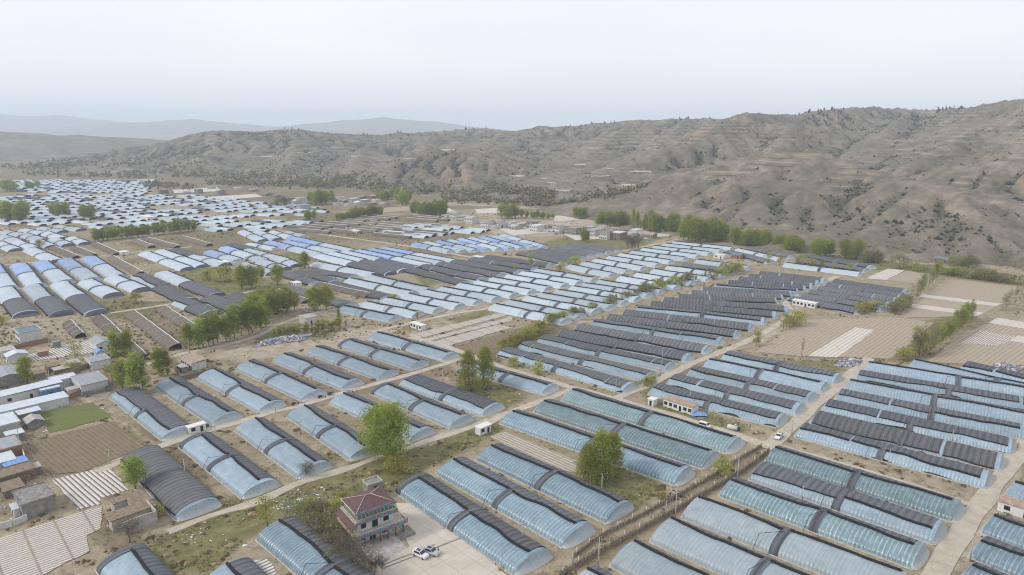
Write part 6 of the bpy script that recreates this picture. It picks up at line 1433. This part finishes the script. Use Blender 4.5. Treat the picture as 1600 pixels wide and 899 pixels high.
m = MB(); th = np.linspace(0, math.pi * .55, 5); ph = np.linspace(0, 2 * math.pi, 11); GG = np.stack([np.outer(np.sin(th), np.cos(ph)) * .125, .0 + np.outer(np.sin(th), np.sin(ph)) * .13, 1.67 + np.outer(np.cos(th), np.ones(11)) * .14], 2); m.grid(GG); m.build('hair', MT['dark'], o)
tag(o, 'person in dark clothes standing behind the silver estate car', 'person')

# heaps of sacks
MT['sack_w'] = plain('white_sack', (.52, .50, .50), .8, .2, .2); MT['sack_b'] = plain('blue_sack', (.18, .24, .36), .8, .2, .2); MT['sack_v'] = plain('grey_violet_sack', (.25, .22, .26), .8, .2, .3)
def heap(pts, h, n, label, seed):
    rg = np.random.default_rng(seed); W_ = np.array([P(*p) for p in pts]); c = W_.mean(0); mb = MB(); u = (W_[1] - W_[0]); v = (W_[2] - W_[0])
    oc = [(1,0,0),(-1,0,0),(0,1,0),(0,-1,0),(0,0,1),(0,0,-1)]
    for k in range(n):
        a, b = rg.uniform(-.5, .5, 2); rr = max(0, 1 - (a * a + b * b) * 4); q = c + u * a + v * b - c; z = h * rr * rg.uniform(.1, 1); s = rg.uniform(.35, .8, 3) * np.array([1.2, .8, .5]); an = rg.uniform(0, 6.28)
        bx = np.array([(x, y, zz) for zz in (-1, 1) for y in (-1, 1) for x in (-1, 1)], float) * s * (.8 + .4 * rg.random((8, 3))); ca, sa = math.cos(an), math.sin(an)
        tl = rg.normal(0, .35, 2); V = [(q[0] + x * ca - y * sa, q[1] + x * sa + y * ca, max(-.1, z + zz + x * tl[0] + y * tl[1])) for x, y, zz in bx]
        mb.add(V, [(0, 2, 3, 1), (4, 5, 7, 6), (0, 1, 5, 4), (1, 3, 7, 5), (3, 2, 6, 7), (2, 0, 4, 6)], int(rg.choice([0, 0, 1, 2])))
    o = mb.build('sack_heap', [MT['sack_w'], MT['sack_b'], MT['sack_v']]); o.location = (c[0], c[1], .05); return tag(o, label, 'heap')
heap([(412,539),(488,529),(430,528)], 1.6, 420, 'long heap of white, blue and grey sacks by the village road', 2); heap([(1312,571),(1344,572),(1322,562)], 2.4, 200, 'round heap of white and violet sacks at the straight road end', 3); heap([(1553,577),(1602,580),(1560,570)], 2.0, 200, 'heap of blue and white sacks behind the half covered greenhouses', 5)
heap([(655,538),(700,556),(665,536)], .7, 90, 'line of grey sacks along the last blue greenhouse above the lane', 6)
g = P(1091, 648); m = MB(); gxx, gyy2 = np.meshgrid(np.linspace(-3, 3, 8), np.linspace(-2.5, 2.5, 8)); GG = np.stack([gxx, gyy2, .25 + 1.1 * np.exp(-(gxx ** 2 + gyy2 ** 2) / 5) + .3 * (vnoise(gxx, gyy2, 4) - .5)], 2); m.grid(GG)
GG2 = GG.copy(); GG2[..., 2] = -.05; m.grid(GG2[:, ::-1]); o = m.build('covered_pile', MT['tarp']); o.location = (g[0], g[1], 0); tag(o, 'pile under a bright blue tarpaulin beside the long brown-roofed hut', 'pile')
g = P(1146, 672); o = empty('water_tank', g[0], g[1], 0, -.6); m = MB(); m.tube([(-2.2, 0, .9), (1.6, 0, .9)], .9, 14); obj('barrel', m.mesh('barrel', MT['wall_w']), o); m = MB(); m.tube([(1.6, 0, .9), (2.3, 0, .9)], [.92, .5], 14); obj('lid', m.mesh('lid', MT['dark']), o); tag(o, 'white lying water tank with a black end beside the lane', 'water tank')

# ------------------------------------------------------------------ what nobody could count
ft = np.array([[0,2,4],[2,1,4],[1,3,4],[3,0,4],[2,0,5],[1,2,5],[3,1,5],[0,3,5]])
oct_ = np.array([(1,0,0),(-1,0,0),(0,1,0),(0,-1,0),(0,0,1),(0,0,-1)], float)
def lumps(name, XY, Z, S, mats, label, seed, mi=None, flat=.6, attr=None):
    rg = np.random.default_rng(seed); n = len(XY); a = rg.uniform(0, 6.28, n); ca, sa = np.cos(a), np.sin(a)
    B = oct_[None] * (S[:, None, None] * rg.uniform(.6, 1.4, (n, 6, 1))) * np.array([1, 1, flat]); X = B[..., 0] * ca[:, None] - B[..., 1] * sa[:, None] + XY[:, :1]; Y = B[..., 0] * sa[:, None] + B[..., 1] * ca[:, None] + XY[:, 1:]
    V = np.stack([X, Y, B[..., 2] + Z[:, None]], 2).reshape(-1, 3); Fc = (ft[None] + 6 * np.arange(n)[:, None, None]).reshape(-1, 3)
    at_ = None
    if attr: h_ = np.repeat(np.clip(rg.normal(.45, .25, n), 0, 1), 6); at_ = {'hue': np.stack([h_, h_, h_, h_ * 0 + 1], 1)}
    me = mesh_np(name, V, Fc, mats, None if mi is None else np.repeat(mi, 8), attr=at_); return tag(obj(name, me), label, kind='stuff')
MT['hscrub'] = leaf('hill_scrub_leaves', (.045, .050, .034), (.070, .075, .048), (.105, .105, .068))
rg = np.random.default_rng(31)
sel = (HZ > 3) & (GY < 2300); cand = np.argwhere(sel)
dens = np.clip((veg_shade[sel] - .42) * 2.6, 0.006, 1) * np.clip(1.6 - GY[sel] / 1900, .25, 1); dens /= dens.sum()
pk = cand[rg.choice(len(cand), 30000, p=dens)]
hx_ = gx[pk[:, 1]] + rg.uniform(-4, 4, len(pk)); hy_ = gy[pk[:, 0]] + rg.uniform(-4, 4, len(pk)); sz = rg.gamma(2.5, .36, len(pk)) + .4
lumps('hill_scrub', np.stack([hx_, hy_], 1), hill_z(hx_, hy_) + sz * .15, sz, MT['hscrub'], 'dark scrub bushes dotted over the bare hills', 5, flat=.75, attr=True)
# trees along the skyline
tp = []
for (x0, x1, n_, d_) in ((1238,1335,60,1700),(1425,1505,50,1720),(690,760,18,2300),(880,1040,46,2160),(1050,1120,18,2060),(430,470,10,2150),(560,640,16,2250)):
    for k in range(n_):
        p = PY(rg.uniform(x0, x1), 190, d_ + rg.uniform(-60, 60)); tp.append(p[:2])
tp = np.array(tp); hz_ = hill_z(tp[:, 0], tp[:, 1]); ok = hz_ > 5; tp, hz_ = tp[ok], hz_[ok]
lumps('ridge_trees', tp, hz_ + 3.0, rg.uniform(1.4, 2.6, len(tp)), MT['hscrub'], 'line of tiny trees along the hill skyline', 6, flat=2.0, attr=True)
# valley trees too small to tell apart, far out
fp = []
for x0, y0, x1, y1, n_ in ((0,262,330,268,200),(200,272,560,284,260),(330,286,520,292,160),(230,290,300,296,60),(480,290,760,306,230),(700,312,1000,332,200),(40,272,230,278,90),(760,300,860,316,160)):
    for k in range(n_):
        t = rg.random(); fp.append(P(x0 + (x1 - x0) * t + rg.normal(0, 5), y0 + (y1 - y0) * t + rg.normal(0, 2.2)))
fp = np.array(fp); fp = fp[fp[:, 1] < 4000]; fs = rg.uniform(2.0, 4.5, len(fp)); zz = np.maximum(hill_z(fp[:, 0], fp[:, 1]), 0)
q = np.repeat(np.arange(len(fp)), 5); off = rg.normal(0, 1, (len(q), 3)) * fs[q][:, None] * .55
lumps('valley_trees', fp[q] + off[:, :2], zz[q] + fs[q] * 1.1 + off[:, 2], fs[q] * .55, MT['leaf_g'], 'hazy green trees scattered over the far valley', 8, flat=1.0, attr=True)
# weeds, stalks and rubbish on the near ground
def occupied(XY):
    m = np.zeros(len(XY), bool)
    for s in named:
        if s['d'] > 950: break
        v = s['B'] - s['A']; L = np.hypot(*v); v = v / L; r = XY - s['A']; t = r @ v; w = r @ np.array([-v[1], v[0]])
        m |= (t > -1.5) & (t < L + 3) & (np.abs(w) < s['W'] / 2 + .3)
    x, y = pix(XY[:, 0], XY[:, 1])
    for pl, *_ in FIELDS: m |= inpoly(x, y, pl)
    m |= inpoly(x, y, [(618,787),(642,786),(700,826),(800,905),(560,912),(590,885),(560,868),(530,820),(580,800)])
    for pts, w, *_ in ROADS:
        A_ = np.array([P(*p) for p in pts])
        for a, b in zip(A_[:-1], A_[1:]):
            d = b - a; l = np.hypot(*d); d = d / l; r = XY - a; t = r @ d; m |= (t > 0) & (t < l) & (np.abs(r @ np.array([-d[1], d[0]])) < w / 2 + .3)
    return m
def ground_pts(n, y0=120, y1=430):
    Y = y0 + (y1 - y0) * rg.random(n) ** 1.15; X = (rg.random(n) * 2 - 1) * Y * .80
    XY = np.stack([X, Y], 1); return XY[~occupied(XY)]
XY = ground_pts(90000); x, y = pix(XY[:, 0], XY[:, 1]); gm = np.zeros(len(XY))
for pl in GRASS: gm[inpoly(x, y, pl)] = 1
for pl in DRY: gm[inpoly(x, y, pl)] = np.maximum(gm[inpoly(x, y, pl)], .55)
keepw = rg.random(len(XY)) < (.10 + .75 * gm) * np.clip((fbm(XY[:, 0] / 7, XY[:, 1] / 7, 12, 3) - .36) * 4, 0, 1); XY = XY[keepw]; gm = gm[keepw]
n = len(XY); per = 5; ii = np.repeat(np.arange(n), per); s = rg.uniform(.16, .48, n)[ii]; a = rg.uniform(0, 6.28, len(ii)); b = XY[ii] + rg.normal(0, .22, (len(ii), 2)); w = s * .22; ln = rg.normal(0, .4, (len(ii), 2)) * s[:, None]
V = np.stack([np.c_[b[:, 0] - np.cos(a) * w, b[:, 1] - np.sin(a) * w, np.full(len(ii), -.08)], np.c_[b[:, 0] + np.cos(a) * w, b[:, 1] + np.sin(a) * w, np.full(len(ii), -.08)], np.c_[b[:, 0] + ln[:, 0], b[:, 1] + ln[:, 1], s]], 1).reshape(-1, 3)
hu = np.repeat(np.clip(np.where(rg.random(n) < .25 + .3 * gm, .25, .75) + rg.normal(0, .15, n), 0, 1)[ii], 3)
MT['weed'] = leaf('weed_blades', (.11, .12, .04), (.19, .165, .085), (.32, .26, .16))
tag(obj('weeds', mesh_np('weeds', V, np.arange(len(V)).reshape(-1, 3), MT['weed'], attr={'hue': np.stack([hu, hu, hu, hu * 0 + 1], 1)})), 'dry weeds and grass tufts on the waste ground', kind='stuff')
XY = ground_pts(34000); k = np.clip((fbm(XY[:, 0] / 5, XY[:, 1] / 5, 41, 2) - .56) * 6, 0, 1); XY = XY[rg.random(len(XY)) < k]
MT['stalk'] = plain('old_stalks', (.115, .084, .052), .95, .1, .35, 1.2); MT['straw'] = plain('straw', (.30, .225, .135), .95, .1, .3, 1.2)
lumps('stalk_debris', XY, np.full(len(XY), .0), rg.gamma(2.5, .20, len(XY)) + .14, [MT['stalk'], MT['straw']], 'clods, old stalks and straw lying between the greenhouses', 9, (rg.random(len(XY)) < .4).astype(int), flat=.45)
XY = ground_pts(2600); XY = XY[rg.random(len(XY)) < .35]; cl = []
for x0, y0, n_, sx, sy in ((480,775,90,26,9),(310,838,40,14,7),(455,795,60,14,7),(420,772,30,12,5),(1400,790,40,30,14),(1560,840,120,16,30),(700,690,30,40,8),(60,745,40,25,8),(1150,660,50,20,10),(1530,780,60,14,10),(150,615,60,30,5),(340,650,50,40,20)):
    for q in range(n_): cl.append(P(x0 + rg.normal(0, sx), y0 + rg.normal(0, sy)))
cl = np.array(cl); XY = np.concatenate([XY, cl[~occupied(cl)]])
vil = np.array([P(rg.uniform(0, 190), rg.uniform(530, 665)) for _ in range(420)] + [P(rg.uniform(0, 80), rg.uniform(665, 820)) for _ in range(160)])
vx, vy = pix(vil[:, 0], vil[:, 1]); vil = vil[~occupied(vil)]; XY = np.concatenate([XY, vil])
lumps('litter', XY, np.full(len(XY), .05), rg.gamma(2, .07, len(XY)) + .08, [MT['white'], MT['sack_b'], MT['conc']], 'scraps of white plastic and stones on the ground', 11, rg.choice([0, 0, 0, 1, 2], len(XY)), flat=.35)

XY = ground_pts(26000, 300, 900); x, y = pix(XY[:, 0], XY[:, 1]); XY = XY[(rg.random(len(XY)) < np.clip((fbm(XY[:, 0] / 30, XY[:, 1] / 30, 14, 3) - .46) * 3.5, 0, .6)) & ~((x > 1160) & (y > 425) & (y < 560))]
lumps('field_scrub', XY, np.full(len(XY), .1), rg.gamma(2.2, .22, len(XY)) + .2, MT['leaf_g'], 'small scrub and weeds along the field edges', 15, flat=.8, attr=True)
# ------------------------------------------------------------------ the air
hz = MB(); hz.box(-11000, 11000, -700, 15500, -6, 330)
mh = bpy.data.materials.new('haze_air'); mh.use_nodes = True; ht = mh.node_tree; ht.nodes.clear()
pv = ht.nodes.new('ShaderNodeVolumePrincipled'); pv.inputs['Color'].default_value = (.75, .86, 1.0, 1); pv.inputs['Density'].default_value = HAZE; pv.inputs['Anisotropy'].default_value = 0.0
ho = ht.nodes.new('ShaderNodeOutputMaterial'); ht.links.new(pv.outputs[0], ho.inputs['Volume'])
tag(hz.build('haze', mh), 'thin blue haze over the valley', kind='stuff')
